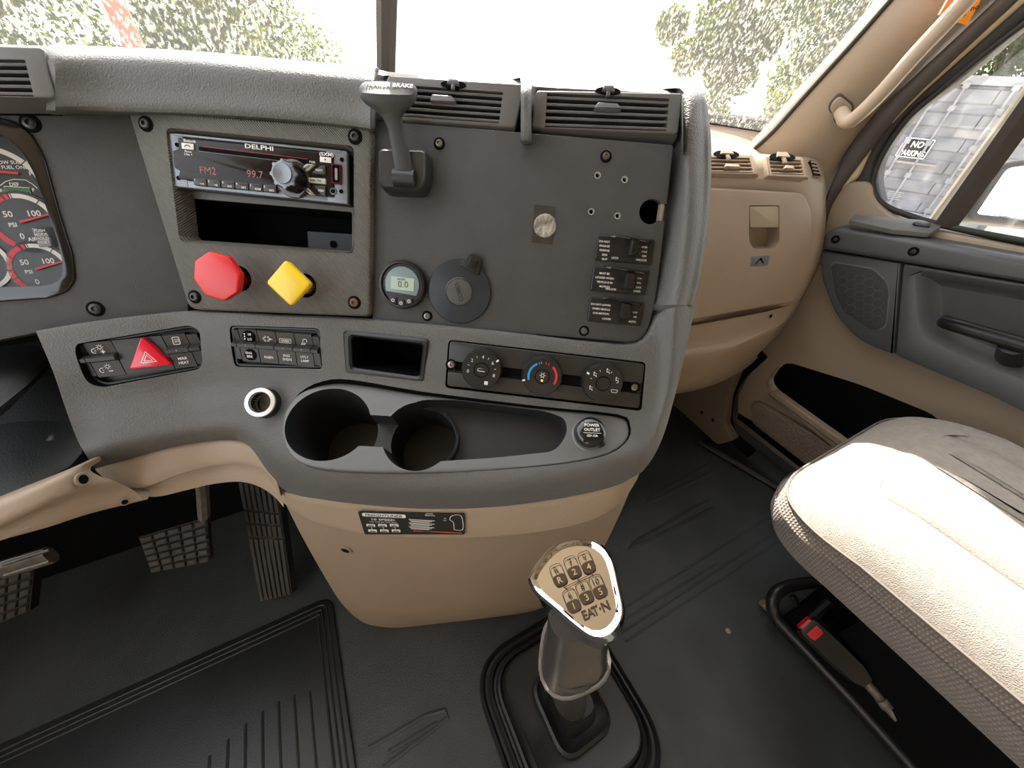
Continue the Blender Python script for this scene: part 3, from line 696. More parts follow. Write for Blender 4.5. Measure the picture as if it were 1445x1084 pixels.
m = MB(GLOSS)
def start_corner(p): return p
m.slab(oo, -.012, .002, .0015); bz = m.build('bezel', cl); cut(bz, [MB().slab(cli, -.03, .02)])
m = MB(BADGE); m.slab(inset(ccw(cli), -.002), -.014, -.0115); m.build('face', cl)
z = -.0112
def fpt(x, y): return L.l(x, y, z)
k = L.k(40, 300)
q = MB(WHITE)
fx, fy = fpt(-5, 268); q.arc(fx, fy, .034, 125, 12, .0042, z); 
for aa in (120, 70, 40, 14): q.use(BADGE).line([(fx+.030*cos(radians(aa)), fy+.030*sin(radians(aa))), (fx+.038*cos(radians(aa)), fy+.038*sin(radians(aa)))], .0007, z+.0002)
q.use(WHITE); cx, cy = fpt(16, 229); q.text('RA LOW SULFUR', cx-.002, cy, .0028, z, align='C'); cx, cy = fpt(14, 236); q.text('DIESEL FUEL ONLY', cx-.002, cy, .0028, z)
cx, cy = fpt(43, 245); q.text('F', cx, cy, .0032, z); cx, cy = fpt(20, 260); q.text('DEF', cx, cy, .0028, z); cx, cy = fpt(47, 268); q.text('F', cx, cy, .0028, z); cx, cy = fpt(2, 269); q.text('E', cx, cy, .0028, z)
q.line([fpt(0, 262), fpt(8, 256), fpt(20, 253), fpt(36, 254), fpt(46, 260), fpt(53, 266)], .0006, z); q.line([fpt(6, 263), fpt(42, 265), fpt(43, 273)], .0006, z); q.line([fpt(6, 263), fpt(6, 273), fpt(43, 273)], .0006, z)
q.build('fuel_scale', cl)
q = MB(GREEN)
for i in range(4): cx, cy = fpt(12+8.6*i, 268.5); q.box(cx-.0027, cx+.0027, cy-.0018, cy+.0018, z, z+.0004)
q.build('fluid_bar', cl)
def airg(px, py, rp, name):
    cx, cy = fpt(px, py); r = rp*k; q = MB(mat(name+' dial', (.008, .008, .008), .3)); q.lathe([(r*1.22, z-.0006), (r*1.2, z+.0006), (0, z+.0006)], 40, cx, cy)
    zz = z+.001; q.use(REDPR).arc(cx, cy, r, 235, 112, r*.20, zz); q.use(WHITE).arc(cx, cy, r, 98, -20, r*.17, zz); q.use(REDPR).arc(cx, cy, r, 108, 101, r*.2, zz)
    q.use(BADGE)
    for aa in (95, 48, 5, 145, 178, 200): q.line([(cx+r*.86*cos(radians(aa)), cy+r*.86*sin(radians(aa))), (cx+r*1.12*cos(radians(aa)), cy+r*1.12*sin(radians(aa)))], r*.035, zz+.0002)
    q.use(WHITE); q.text('50', cx-r*.42, cy+r*.33, r*.22, zz); q.text('100', cx+r*.42, cy+r*.33, r*.22, zz); q.text('PSI', cx-r*.40, cy-r*.08, r*.16, zz); q.text('0', cx-r*.25, cy-r*.52, r*.22, zz)
    o = q.build('air_dial', cl)
    q = MB(REDPR); q.rings([[(cx-r*.1, cy-r*.05, zz+.001), (cx-r*.08, cy+r*.05, zz+.001), (cx-r*.08, cy+r*.05, zz+.002), (cx-r*.1, cy-r*.05, zz+.002)], [(cx+r*.98, cy+r*.24, zz+.001), (cx+r*.97, cy+r*.29, zz+.001), (cx+r*.97, cy+r*.29, zz+.002), (cx+r*.98, cy+r*.24, zz+.002)]]); q.build('needle', cl)
airg(36, 314, 35, 'upper air'); airg(57, 380, 33, 'lower air')
cx, cy = fpt(5, 243); q = MB(REDPR); q.line([(cx-.03, cy+.003), (cx+.011, cy-.0015)], .002, z+.002); q.build('needle', cl)
q = MB(WHITE); cx, cy = fpt(49, 338); q.text('AIR', cx, cy, .0032, z+.002); x0, y0 = fpt(68, 334)
q.use(GLOSS).box(x0-.008, x0+.008, y0-.009, y0+.008, z, z+.003, .0008); q.use(WHITE)
for i, s in enumerate(('PUSH', 'MODE', 'HOLD', 'RESET')): q.text(s, x0-.0025, y0+.005-.0034*i, .0024, z+.0033)
q.build('mode_button', cl)
q = MB(WHITE); cx, cy = fpt(-30, 372); q.arc(cx, cy, .0215, 70, -70, .0035, z+.001); q.build('tachometer_scale', cl)
q = MB(glass_mat('cluster lens', .02, base=0.0, ior=1.12)); q.slab(inset(ccw(cli), -.0005), -.004, -.003); q.build('lens', cl)

# steering column shroud
sc = thing('steering_column', 'black plastic steering column shroud at the left edge', 'steering column', loc=at(10, 600, .38))
m = MB(BLACK)
def blob(cs, mt, name, n=18):
    q = MB(mt); R = []
    for (x, y, t, rx, ry) in cs:
        c = at(x, y, t); k_ = t/FPX; R.append([c + ix*rx*k_*cos(2*pi*i/n) + (iy*.8+fwd*.45)*ry*k_*sin(2*pi*i/n) for i in range(n)])
    q.rings(R); o = q.build(name, sc, True, sharp=50); return o
blob([(30, 470, .42, 50, 40), (10, 520, .40, 60, 50), (-30, 560, .36, 60, 60), (-80, 600, .33, 60, 60)], mat('charcoal shroud', (.018, .02, .021), .55, grain=(700, .0004)), 'upper_shroud')
blob([(70, 500, .44, 62, 50), (50, 580, .41, 80, 70), (20, 640, .385, 95, 62), (-60, 680, .36, 95, 55)], mat('dark shroud', (.012, .014, .015), .55, grain=(700, .0004)), 'lower_shroud')
# the dash goes on to the driver's door, left of the picture
e0 = PA.pt(-78, 160, 0); e1 = PA.pt(-78, 490, 0); lft_ = Vector((-1.08, e0.y+.02, 0))
q = MB(GREY); q.shell([[Vector((-1.09, e0.y+.05, e0.z+.01)), e0+Vector((.01, 0, .01))], [Vector((-1.09, e1.y+.05, e1.z)), e1+Vector((.01, 0, 0))]], Vector((0, .05, 0)))
q.shell([[Vector((-1.09, .86, .905)), Vector((-.55, .87, .905)), Vector((-.2, .88, .905))], [Vector((-1.09, e0.y+.05, e0.z+.012)), Vector((-.55, e0.y+.06, e0.z+.012)), e0+Vector((.02, .02, .012))]], Vector((0, 0, -.03))); q.build('left_end', dash, True)
# ================================================================ right instrument panel
L = Loc(PC, 740, 330); ip = thing('instrument_panel', 'charcoal textured instrument panel right of the radio', 'panel', L)
m = MB(PANEL); ipo = rpoly(L.poly([(526, 170), (950, 205), (941, 288), (924, 430), (908, 485), (526, 452)]), [0, .003, 0, .02, .02, 0])
m.slab(ipo, -.004, .0012, .001); pn = m.build('panel', ip)
C_ = []
hc = L.l(918, 299); C_.append(MB().slab(circ(.0112, 28, *hc), -.03, .03)); C_.append(MB().box(hc[0]+.006, hc[0]+.03, hc[1]-.0075, hc[1]+.0075, -.03, .03))
hs = [(843, 248), (881, 254), (834, 299), (871, 305)]
for x, y in hs: cx, cy = L.l(x, y); C_.append(MB().slab(circ(.0022, 12, cx, cy), -.03, .03))
cut(pn, C_)
for x, y in hs:
    cx, cy = L.l(x, y); q = MB(mat('raw hole edge', (.4, .38, .34), .6) if x == 843 else bpy.data.materials['raw hole edge'])
    q.lathe([(.0031, .0012), (.0029, .0018), (.0022, .0016), (.0021, -.003)], 12, cx, cy); q.build('drill_hole_rim', ip)
q = MB(mat('cut edge tan', (.25, .21, .17), .6)); q.box(hc[0]+.0085, hc[0]+.012, hc[1]-.0085, hc[1]+.010, -.006, .0005); q.build('hole_edge_strip', ip)
for x, y, mt in ((620, 203, STEEL), (855, 221, STEEL), (603, 446, STEEL), (824, 467, STEEL)): screw(ip, L, x, y, .001, .0036, mt)
# glue patch
L = Loc(PC.shift(.0012), 767, 317); m = MB(mat('dark adhesive square', (.045, .042, .036), .25, coat=.5, var=.3, vscale=60)); m.slab(L.poly([(754, 289), (784, 292), (779, 345), (750, 342)]), 0, .0006)
ap = m.build('adhesive_patch'); ap.matrix_basis = L.m; MW[ap.name] = L.m; props(ap, 'dark square adhesive patch with a clear glue blob on the charcoal panel', 'adhesive patch')
q = MB(mat('clear glue', (.30, .28, .24), .12, coat=1, grain=(180, .004), var=.6, vscale=90)); q.lathe([(.0112, .0005), (.0106, .0016), (.008, .0022), (.004, .0016), (0, .0014)], 20, .0015, -.001); q.build('glue_blob', ap)

# ================================================================ radio panel
L = Loc(PC.shift(.001), 350, 300); rp = thing('radio_panel', 'grey weave-textured trim panel holding the radio and the two air brake valves', 'panel', L)
ro = rpoly(L.poly([(178, 154), (524, 180), (521, 447), (266, 437)], .008), [.008, .007, .007, .009], 6)
m = MB(WEAVE); m.slab(ro, -.004, .008, .003, 4, taper=.001); o = m.build('panel', rp)
rec_o = rpoly(L.poly([(234, 180), (499, 206), (499, 358), (254, 341)], .008), .005)
kh = [L.l(337, 393, .008), L.l(430, 403, .008)]
o.data.transform(Matrix.Translation((0, 0, 0))); cut(o, [MB(WEAVE).slab(rec_o, -.021, .031), MB().slab(circ(.0125, 24, *kh[0]), -.02, .03), MB().slab(circ(.0118, 24, *kh[1]), -.02, .03)])
for c, r in zip(kh, (.0125, .0118)): q = MB(VOID); q.lathe([(r, .0075), (r*.98, -.004), (0, -.004)], 24, *c); q.build('valve_hole_liner', rp)
# sloping recess walls and floor with the pocket
m = MB(WEAVE); fl_o = rpoly(L.poly([(243, 188), (498, 212), (498, 357), (264, 340)], -.008), .003); fl = inset(ccw(resample(ccw(rec_o), 64)), .003)
RR = ccw(resample(ccw(rec_o), 64)); m.rings([[(x, y, .0085) for x, y in RR], [(x, y, .004) for x, y in inset(RR, .001)], [(x, y, -.010) for x, y in inset(RR, .004)]], False, False)
m.build('recess_wall', rp)
L0 = L
q = MB(GREYP); q.slab(L.poly([(240, 184), (500, 208), (500, 362), (262, 345)], -.009), -.012, -.0085); o = q.build('recess_floor', rp)
po = rpoly(L.poly([(263, 279), (497, 299), (497, 355), (266, 339)], -.0085), .003); pr = rpoly(L.poly([(236, 184), (505, 208), (505, 290), (240, 266)], -.0085), 0)
cut(o, [MB().slab(po, -.03, .03)])
q = MB(VOID); q.rings([[(x, y, -.0085) for x, y in inset(ccw(po), -.0002)], [(x, y, -.062) for x, y in ccw(po)]], False, True); q.build('pocket_liner', rp)
q = MB(mat('pocket scuffed wall', (.03, .035, .04), .5)); x0, y0 = L.l(420, 335, -.03); x1, y1 = L.l(496, 352, -.03); q.box(x0, x1, min(y0, y1), max(y0, y1)+.009, -.06, -.05); q.use(VOID).lathe([(.004, -.049), (0, -.049)], 10, (x0+x1)/2, y0-.003); q.build('pocket_bracket', rp)
for x, y, mt in ((206, 175, DSTEEL), (501, 193, DSTEEL), (275, 419, DSTEEL), (500, 427, mat('rusty screw', (.16, .09, .06), .6, .4))): screw(rp, L, x, y, .008, .0044, mt)

# ---------------------------------------------------------------- radio
LR = Loc(PC.shift(.0045), 369, 240, 0, radians(-2)); L = LR
A = Vector(L.l(244, 192)); B = Vector(L.l(492, 213)); D_ = Vector(L.l(250, 266)); E_ = Vector(L.l(496, 289))
W = ((B-A).length+(E_-D_).length)/2; H = ((A-D_).length+(B-E_).length)/2
rd = thing('car_radio', 'black car radio with silver ends, disc slot and rotary knob', 'radio', L)
m = MB(BLACK); m.slab(rrect(W, H, .002), -.020, .0, .0008); m.build('chassis', rd)
m = MB(SILVER); m.slab(rrect(.014, H, .0015, -W/2+.007), -.002, .003, .001); m.slab(rrect(.020, H, .0015, W/2-.010), -.002, .003, .001); m.slab(rrect(W-.01, .007, .0015, 0, -H/2+.0035), -.002, .0028, .001); m.slab(rrect(W-.01, .0022, .0008, 0, H/2-.0011), -.002, .0034, .0008); m.build('silver_trim', rd)
fo = rpoly([(-W/2+.0055, -H/2+.007), (W/2-.0125, -H/2+.0045), (W/2-.0125, H/2-.0035), (-W/2+.0095, H/2-.0035), (-W/2+.0095, H/2-.013), (-W/2+.0035, H/2-.015), (-W/2+.0035, -H/2+.016), (-W/2+.0085, -H/2+.014)], .0012)
m = MB(mat('dark maroon gloss', (.010, .006, .007), .16, spec=.25)); m.slab(fo, 0, .0042, .0008); m.build('faceplate', rd)
def rpx(x, y): return L.l(x, y, .004)
q = MB(VOID); a = rpx(281, 210); b = rpx(440, 229); an = atan2(b[1]-a[1], b[0]-a[0]); cx, cy = (a[0]+b[0])/2, (a[1]+b[1])/2; ln = hypot(b[0]-a[0], b[1]-a[1])
R2 = Matrix.Translation((cx, cy, 0)) @ Matrix.Rotation(an, 4, 'Z'); q.slab(rrect(ln, .0034, .0012), .0040, .0044, .0001, T=R2); q.use(REDPR).line([(-ln/2+.004, .0022), (ln/2-.004, .0022)], .0003, .0044, R2); q.use(SILVER).line([(-ln/2, -.0021), (ln/2-.01, -.0021)], .0003, .0045, R2); q.build('disc_slot', rd)
q = MB(WHITE); x, y = rpx(366, 208); q.text('DELPHI', x, y, .0036, .0044, w=.026)
x, y = rpx(268, 199); q.text('Bluetooth', x, y, .0024, .0044, w=.011); x, y = rpx(266, 214); q.text('Phone', x, y, .0018, .0044); x, y = rpx(266, 218); q.text('2 Sec +', x, y, .0018, .0044)
x, y = rpx(461, 218); q.text('(SXM)', x, y, .0028, .0044, w=.013); x, y = rpx(409, 227); q.text('MENU + OK', x, y, .0018, .0044); x, y = rpx(441, 229); q.text('PWR', x, y, .0018, .0044); q.build('lettering', rd)
q = MB(GLOWR); x, y = rpx(294, 241); q.text('FM2', x, y, .0062, .0044, bold=False, w=.015); x, y = rpx(360, 246); q.text('99.7', x, y, .0062, .0044, bold=False, w=.015); q.build('display_digits', rd)
q = MB(WHITE); x, y = rpx(266, 207); q.box(x-.0055, x+.0055, y-.0025, y+.0025, .004, .0052, .0004); q.use(BLACK).arc(x, y-.0022, .003, 30, 150, .0008, .0054); q.build('phone_button', rd)
q = MB(WHITE); x, y = rpx(460, 226); q.box(x-.0052, x+.0052, y-.0023, y+.0023, .004, .0052, .0004); q.use(BLACK).flat(circ(.0008, 8, x, y), .0054); q.build('satellite_button', rd)
labs = ['I<<', '>II', 'RPT', 'RDM', 'BND', 'ESC']
for i in range(6):
    x, y = rpx(284+19.6*i, 257.5+1.85*i); q = MB(BUTT); q.slab(rrect(.0125, .0062, .0012, x, y), .003, .0056, .0006); q.use(WHITE).text(str(i+1), x-.0045, y+.0014, .0018, .0058); q.text(('>>I', '>II', 'INT', 'RPT', 'RDM', 'ESC')[i], x+.002, y-.0014, .0018, .0058)
    q.build('preset_button', rd)
# knob
x, y = L.l(415, 253, .004); q = MB(GLOSS); q.lathe([(.0165, .003), (.0165, .0055), (.0150, .0062), (.0125, .0062)], 36, x, y, cap1=True); q.build('knob_ring', rd)
q = MB(BLACK)
NP = 48; prof = []
for i in range(NP): prof.append((.0105 if (i//2) % 3 else .0122))
q.rings([[(x+prof[i]*cos(2*pi*i/NP), y+prof[i]*sin(2*pi*i/NP), zz) for i in range(NP)] for zz in (.006, .019)]); 
q.use(SILVER).rings([[(x+prof[i]*f*cos(2*pi*i/NP), y+prof[i]*f*sin(2*pi*i/NP), zz) for i in range(NP)] for zz, f in ((.0188, 1.02), (.0205, 1.0), (.0208, .9))], False, True); q.use(SILVER).lathe([(.0086, .0205), (.0082, .0225), (.005, .0218), (0, .0214)], 32, x, y); q.build('rotary_knob', rd)
def rbutton(pts, mt, name, txt=None, tm=None, rot=0):
    p = [L.l(a, b, .004) for a, b in pts]; q = MB(mt); q.slab(rpoly(p, .0008), .003, .0062, .0006)
    if txt:
        cx = sum(a for a, b in p)/len(p); cy = sum(b for a, b in p)/len(p); q.use(tm or BUTT).text(txt, cx, cy, .0018, .0064, rot=rot)
    return q.build(name, rd)
CREAM = mat('cream button', (.55, .54, .46), .4)
rbutton([(426, 239), (434, 232), (446, 233), (434, 244)], CREAM, 'mode_button', 'MODE', rot=.6)
rbutton([(434, 251), (461, 253), (461, 261), (435, 258)], CREAM, 'seek_button', 'SEEK TRK')
rbutton([(426, 264), (433, 263), (446, 276), (438, 275)], CREAM, 'clock_button', 'CLK', rot=-.8)
rbutton([(442, 244), (455, 234), (461, 235), (461, 248), (443, 246)], BUTT, 'next_button', 'NEXT', WHITE)
rbutton([(443, 262), (461, 263), (461, 278), (456, 277)], BUTT, 'previous_button', 'PREV', WHITE)
x, y = rpx(475, 246); q = MB(mat('maroon usb surround', (.10, .01, .03), .3)); q.frame(rrect(.009, .017, .001, x, y), rrect(.0065, .0145, .0008, x, y), .002, .0055); q.use(VOID).box(x-.0032, x+.0032, y-.0072, y+.0072, .003, .0044); q.use(STEEL).box(x-.0012, x+.0012, y-.005, y+.005, .003, .005); q.build('usb_socket', rd)
for px, py in ((249, 204), (251, 251), (482, 225), (481, 270), (470, 270)):
    x, y = rpx(px, py); q = MB(VOID); q.lathe([(.0019, .0036), (.0017, .0039), (.0015, .0031)], 12, x, y, cap1=True); q.build('face_hole', rd)
x, y = rpx(470, 270); q = MB(SILVER); q.lathe([(.0032, .004), (.0028, .0046), (.0021, .0042)], 16, x, y); q.build('audio_socket', rd)

# ---------------------------------------------------------------- air brake valve knobs
def valve(px, py, hx, hy, n, r, mt, mts, name, label, h, spin, rr):
    L = Loc(PC.shift(.003), px, py); t = thing(name, label, 'knob', L); c = L.l(hx, hy, h)
    q = MB(mts); q.rings([[(c[0]*f+rs*cos(2*pi*i/20), c[1]*f+rs*sin(2*pi*i/20), zz) for i in range(20)] for f, rs, zz in ((0, .0085, -.006), (.1, .0085, .010), (.6, .0075, h-.012), (1, .010, h-.006))]); q.build('stem', t)
    q = MB(mt); o = rpoly([(c[0]+r*cos(spin+2*pi*i/n), c[1]+r*sin(spin+2*pi*i/n)) for i in range(n)], rr)
    R = [[(x, y, z_) for x, y in inset(ccw(o), i)] for z_, i in ((h-.008, .0022), (h-.006, .0006), (h-.001, 0), (h+.0004, .0008), (h+.0009, .0022))]; q.rings(R); q.build('handle', t)
valve(338, 393, 306, 390, 8, .0225, RED, mat('red stem', (.45, .01, .015), .4), 'trailer_air_knob', 'red octagonal push-pull air brake knob', .034, radians(10), .002)
valve(430, 403, 407, 400, 4, .0215, YEL, mat('yellow stem', (.6, .40, .01), .4), 'parking_brake_knob', 'yellow diamond-shaped push-pull air brake knob', .030, radians(2), .004)

# ---------------------------------------------------------------- trailer hand brake
L = Loc(PC.shift(.001), 576, 247); tbk = thing('trailer_brake_lever', 'dark grey trailer brake hand lever with a wide T-shaped handle', 'lever', L)
bs = mat('lever housing', (.028, .029, .03), .35, grain=(900, .0001))
q = MB(bs); o = rpoly([L.l(x, y) for x, y in [(540, 216), (611, 218), (610, 262), (602, 280), (548, 277), (541, 264)]], .008, 6)
R = [[(x, y, z_) for x, y in inset(ccw(o), i)] for z_, i in ((0, 0), (.010, .0006), (.016, .0018), (.0185, .0030), (.0195, .0042))]; q.rings(R); hb = q.build('housing', tbk)
sl = L.poly([(557, 236), (584, 238), (584, 263), (557, 261)], .018); cut(hb, [MB().slab(rpoly(sl, .001), .004, .05)])
q = MB(VOID); q.slab(rpoly(sl, .001), .003, .0045); q.build('slot', tbk)
LV = mat('lever grey', (.05, .052, .052), .5, spec=.3, grain=(900, .0001))
c0 = L.m.inverted() @ at(571, 252, tb(571, 252)-.019); q = MB(bs); q.tube([c0+Vector((-.0095, 0, 0)), c0+Vector((.0095, 0, 0))], .0075, 14); q.build('pivot', tbk)
def ell(c, a, b, n=24, p=2.4):
    out = []
    for i in range(n):
        th = 2*pi*i/n; cx, sx = cos(th), sin(th)
        out.append(c + a*(abs(cx)**(2/p)*(1 if cx > 0 else -1)) + b*(abs(sx)**(2/p)*(1 if sx > 0 else -1)))
    return out
q = MB(LV); inv = L.m.inverted(); dd = (PC.n*.9+Vector((0, 0, .3))).normalized()
sec = [(572, 252, .333, 12, 6), (570, 240, .330, 13, 6), (565, 210, .325, 12, 6), (558, 180, .319, 11, 5), (553, 165, .316, 14, 7), (551, 156, .314, 22, 9), (549, 148, .312, 33, 12), (548, 139, .311, 39.5, 15), (548, 131, .3095, 41, 15), (548, 124.5, .3085, 40.5, 12, .6, .85), (548, 121, .3073, 38, 9.5, .42, .95)]
R = []
for s_ in sec:
    x, y, t, w_, d_ = s_[:5]; kf, ki = s_[5:] if len(s_) > 5 else (.8, .75)
    R.append([inv @ p for p in ell(at(x, y, t), ix*w_*t/FPX - iy*.05*w_*t/FPX, (fwd*kf+iy*ki)*d_*t/FPX, 28)])
q.rings(R); q.build('handle', tbk)
tp_ = plane_axes(ix-iy*.05, (iy*.95+fwd*.42), at(549, 121, .3071)); Lt = Loc(tp_, 549, 121); M2 = inv @ Lt.m
q = MB(WHITE); q.text('TRAILER BRAKE', 0, 0, .0052, .0008, w=.040, T=M2); q.build('lettering', tbk)

# ================================================================ air vents
VM = mat('vent grey plastic', (.115, .112, .108), .38, grain=(900, .0001)); VS = mat('vent slat', (.13, .13, .135), .3)
def vent(P, outer, inner, lip, label, mt, ms, nv=5, nvert=6, clip=None, tab=None, depth=.03, name='air_vent', group=None):
    cxp = sum(p[0] for p in inner)/4; cyp = sum(p[1] for p in inner)/4
    L = Loc(P, cxp, cyp); t = thing(name, label, 'air vent', L, group=group)
    o = ccw(resample(rpoly(L.poly(outer), .002), 72)); lo = L.poly(lip, -.014)
    q = MB(mt); q.slab(rpoly(L.poly(outer), .003), -.022, 0, .0015, 3); hs_ = q.build('housing', t)
    ic = rpoly(L.poly(inner), .001); cut(hs_, [MB().slab(ic, -.05, .03)])
    q = MB(mt); q.rings([[(x, y, z_) for x, y in p] for p, z_ in ((L.poly(lip, -.016), -.016), (L.poly([outer[3], outer[2], (outer[2][0], outer[2][1]-3), (outer[3][0], outer[3][1]-3)], -.0005), -.0005))]) if False else None
    a, b = L.l(*outer[3], 0), L.l(*outer[2], 0); c, d = L.l(*lip[1], -.016), L.l(*lip[0], -.016)
    q.rings([[(a[0], a[1], -.001), (d[0], d[1], -.016), (d[0], d[1]+.004, -.020), (a[0], a[1]+.004, -.018)], [(b[0], b[1], -.001), (c[0], c[1], -.016), (c[0], c[1]+.004, -.020), (b[0], b[1]+.004, -.018)]]); q.build('under_lip', t)
    q = MB(VOID); ii = ccw(L.poly(inner)); q.rings([[(x, y, -.003) for x, y in inset(ii, -.0003)], [(x, y, -depth-.012) for x, y in ii]], False, True); q.build('duct_liner', t)
    TL, TR, BR, BL = [Vector(L.l(*p)) for p in inner]
    for i in range(nv):
        f = (i+.55)/nv; a = TL*(1-f)+BL*f; b = TR*(1-f)+BR*f; q = MB(ms); d = (b-a); n = Vector((-d.y, d.x)).normalized()
        sc_ = [(a, b)]; th = .0011
        def sec_(p): return [Vector((p.x, p.y, -.001))+Vector((n.x, n.y, 0))*th, Vector((p.x, p.y, -.0002)), Vector((p.x, p.y, -.001))-Vector((n.x, n.y, 0))*th, Vector((p.x, p.y, -.015))+Vector((n.x, n.y, 0))*(.004-th), Vector((p.x, p.y, -.015))+Vector((n.x, n.y, 0))*(.004+th)]
        q.rings([sec_(a), sec_(b)]); q.build('slat', t)
    for i in range(nvert):
        f = (i+1)/(nvert+1); a = TL*(1-f)+TR*f; b = BL*(1-f)+BR*f; q = MB(ms)
        q.rings([[(a.x-.0008, a.y, -.017), (a.x+.0008, a.y, -.017), (a.x+.0008, a.y, -.028), (a.x-.0008, a.y, -.028)], [(b.x-.0008, b.y, -.017), (b.x+.0008, b.y, -.017), (b.x+.0008, b.y, -.028), (b.x-.0008, b.y, -.028)]]); q.build('vertical_vane', t)
    if tab: q = MB(ms); q.slab(rpoly(L.poly(tab), .0008), -.006, .004, .0008); q.build('adjuster_tab', t)
    if clip:
        x, y = L.l(*clip, 0); s = abs(L.l(clip[0]+18, clip[1])[0]-x); q = MB(VOID); q.slab([(x+s*cos(2*pi*i/20), y+s*.3*sin(2*pi*i/20)) for i in range(20)], -.002, .0006); q.build('wheel_slot', t)
        q = MB(ms); q.slab(rpoly([(x-s*.5, y-.0008), (x+s*.5, y-.0015), (x+s*.35, y+s*.28), (x-s*.35, y+s*.28)], .0006), 0, .0035, .0008); q.slab(rrect(s*.3, s*.4, .0005, x, y-s*.25), 0, .003, .0006); q.build('thumb_wheel', t)
    return t
PV = Plane(30, 34, at(850, 165, .336))
vent(PV, [(548, 106), (741, 118), (727, 180), (525, 166)], [(585, 121), (710, 130), (704, 174), (545, 163)], [(531, 186), (723, 197), (0, 0), (0, 0)], 'grey centre air vent behind the trailer brake handle', VM, VS, clip=(640, 120), tab=[(611, 137), (638, 139), (645, 148), (608, 146)])
vent(PV, [(757, 127), (964, 131), (957, 189), (750, 180)], [(772, 131), (945, 139), (941, 185), (769, 179)], [(752, 197), (948, 207), (0, 0), (0, 0)], 'grey centre air vent at the right end of the dash top', VM, VS, clip=(858, 129), tab=[(843, 148), (870, 150), (876, 158), (837, 156)])
PV2 = Plane(10, 34, at(20, 110, tb(20, 110)-.016))
vent(PV2, [(-60, 62), (60, 66), (76, 138), (-60, 136)], [(-60, 83), (35, 84), (48, 136), (-60, 134)], [(-60, 152), (90, 158), (0, 0), (0, 0)], 'grey air vent above the gauges at the left edge', VM, VS, nv=5, nvert=3)

# ================================================================ gauges and caps on the panel
L = Loc(PC.shift(.001), 570, 402); g = thing('round_display', 'small round black display gauge with a grey lcd', 'gauge', L); k = L.k(570, 402); r = 33*k
q = MB(BLACK); q.lathe([(r, 0), (r*1.0, .004), (r*.95, .0075), (r*.87, .008), (r*.84, .0055)], 48); q.build('bezel', g)
q = MB(mat('display face', (.02, .021, .022), .3)); q.lathe([(r*.86, .0052), (0, .0054)], 48); q.build('face', g)
lo = [(-.68*r, -.30*r), (.60*r, -.42*r)] + [(r*.72*cos(radians(a)), r*.72*sin(radians(a))+.02*r) for a in range(-25, 200, 15)]
q = MB(LCDB); q.slab(ccw(lo), .005, .0062, .0003); q.build('window', g)
q = MB(LCD); q.box(-.47*r, .5*r, -.22*r, .30*r, .006, .0066, T=Matrix.Rotation(-.05, 4, 'Z')); q.use(BUTT).text('0.0', .05*r, .02*r, .0062, .0068, bold=False); q.text('REGEN', -.02*r, .22*r, .0018, .0068); q.build('lcd', g)
for i in range(3):
    x = (-.38+.34*i)*r; y = -(.60+.10*(i == 1)+.06)*r; q = MB(BUTT); q.slab(rrect(.30*r, .26*r, .001, x, y), .005, .0072, .0006); q.use(WHITE).arc(x, y, .0013, 0, 360, .0006, .0074); q.build('button', g)
L = Loc(PC.shift(.001), 649, 412); g = thing('socket_cover', 'large round black rubber socket cap with a pull tab', 'cap', L); k = L.k(649, 412); r = 44*k
q = MB(CAPM); q.lathe([(r, 0), (r, .002), (r*.97, .0034), (r*.45, .0046), (r*.42, .0052), (0, .0052)], 56); q.build('cap_disc', g, sharp=12)
tx, ty = L.l(668, 372); an = atan2(ty, tx)-pi/2; RM = Matrix.Translation((tx, ty, 0)) @ Matrix.Rotation(an, 4, 'Z')
q = MB(BLACK); q.slab(rpoly([(-.011, -.008), (.011, -.008), (.0072, .0055), (.005, .0085), (-.005, .0085), (-.0072, .0055)], .003), 0, .006, .001, T=RM); q.slab(rrect(.008, .009, .001), .006, .0085, .0006, T=RM)
for i in range(3): q.slab(rrect(.0075, .001, .0003, 0, -.003+.003*i), .0085, .0094, T=RM)
q.build('pull_tab', g); q = MB(mat('grey cap centre', (.075, .075, .07), .6)); q.slab([(r*.41*cos(2*pi*i/10+.2), r*.41*sin(2*pi*i/10+.2)) for i in range(10)], .005, .0056, .0002); q.build('centre_disc', g)
q = MB(mat('embossed rubber', (.02, .022, .022), .5)); q.text('VIMCO', 0, 0, .0045, .0058, rot=-1.25, w=.019); q.build('embossed_lettering', g)
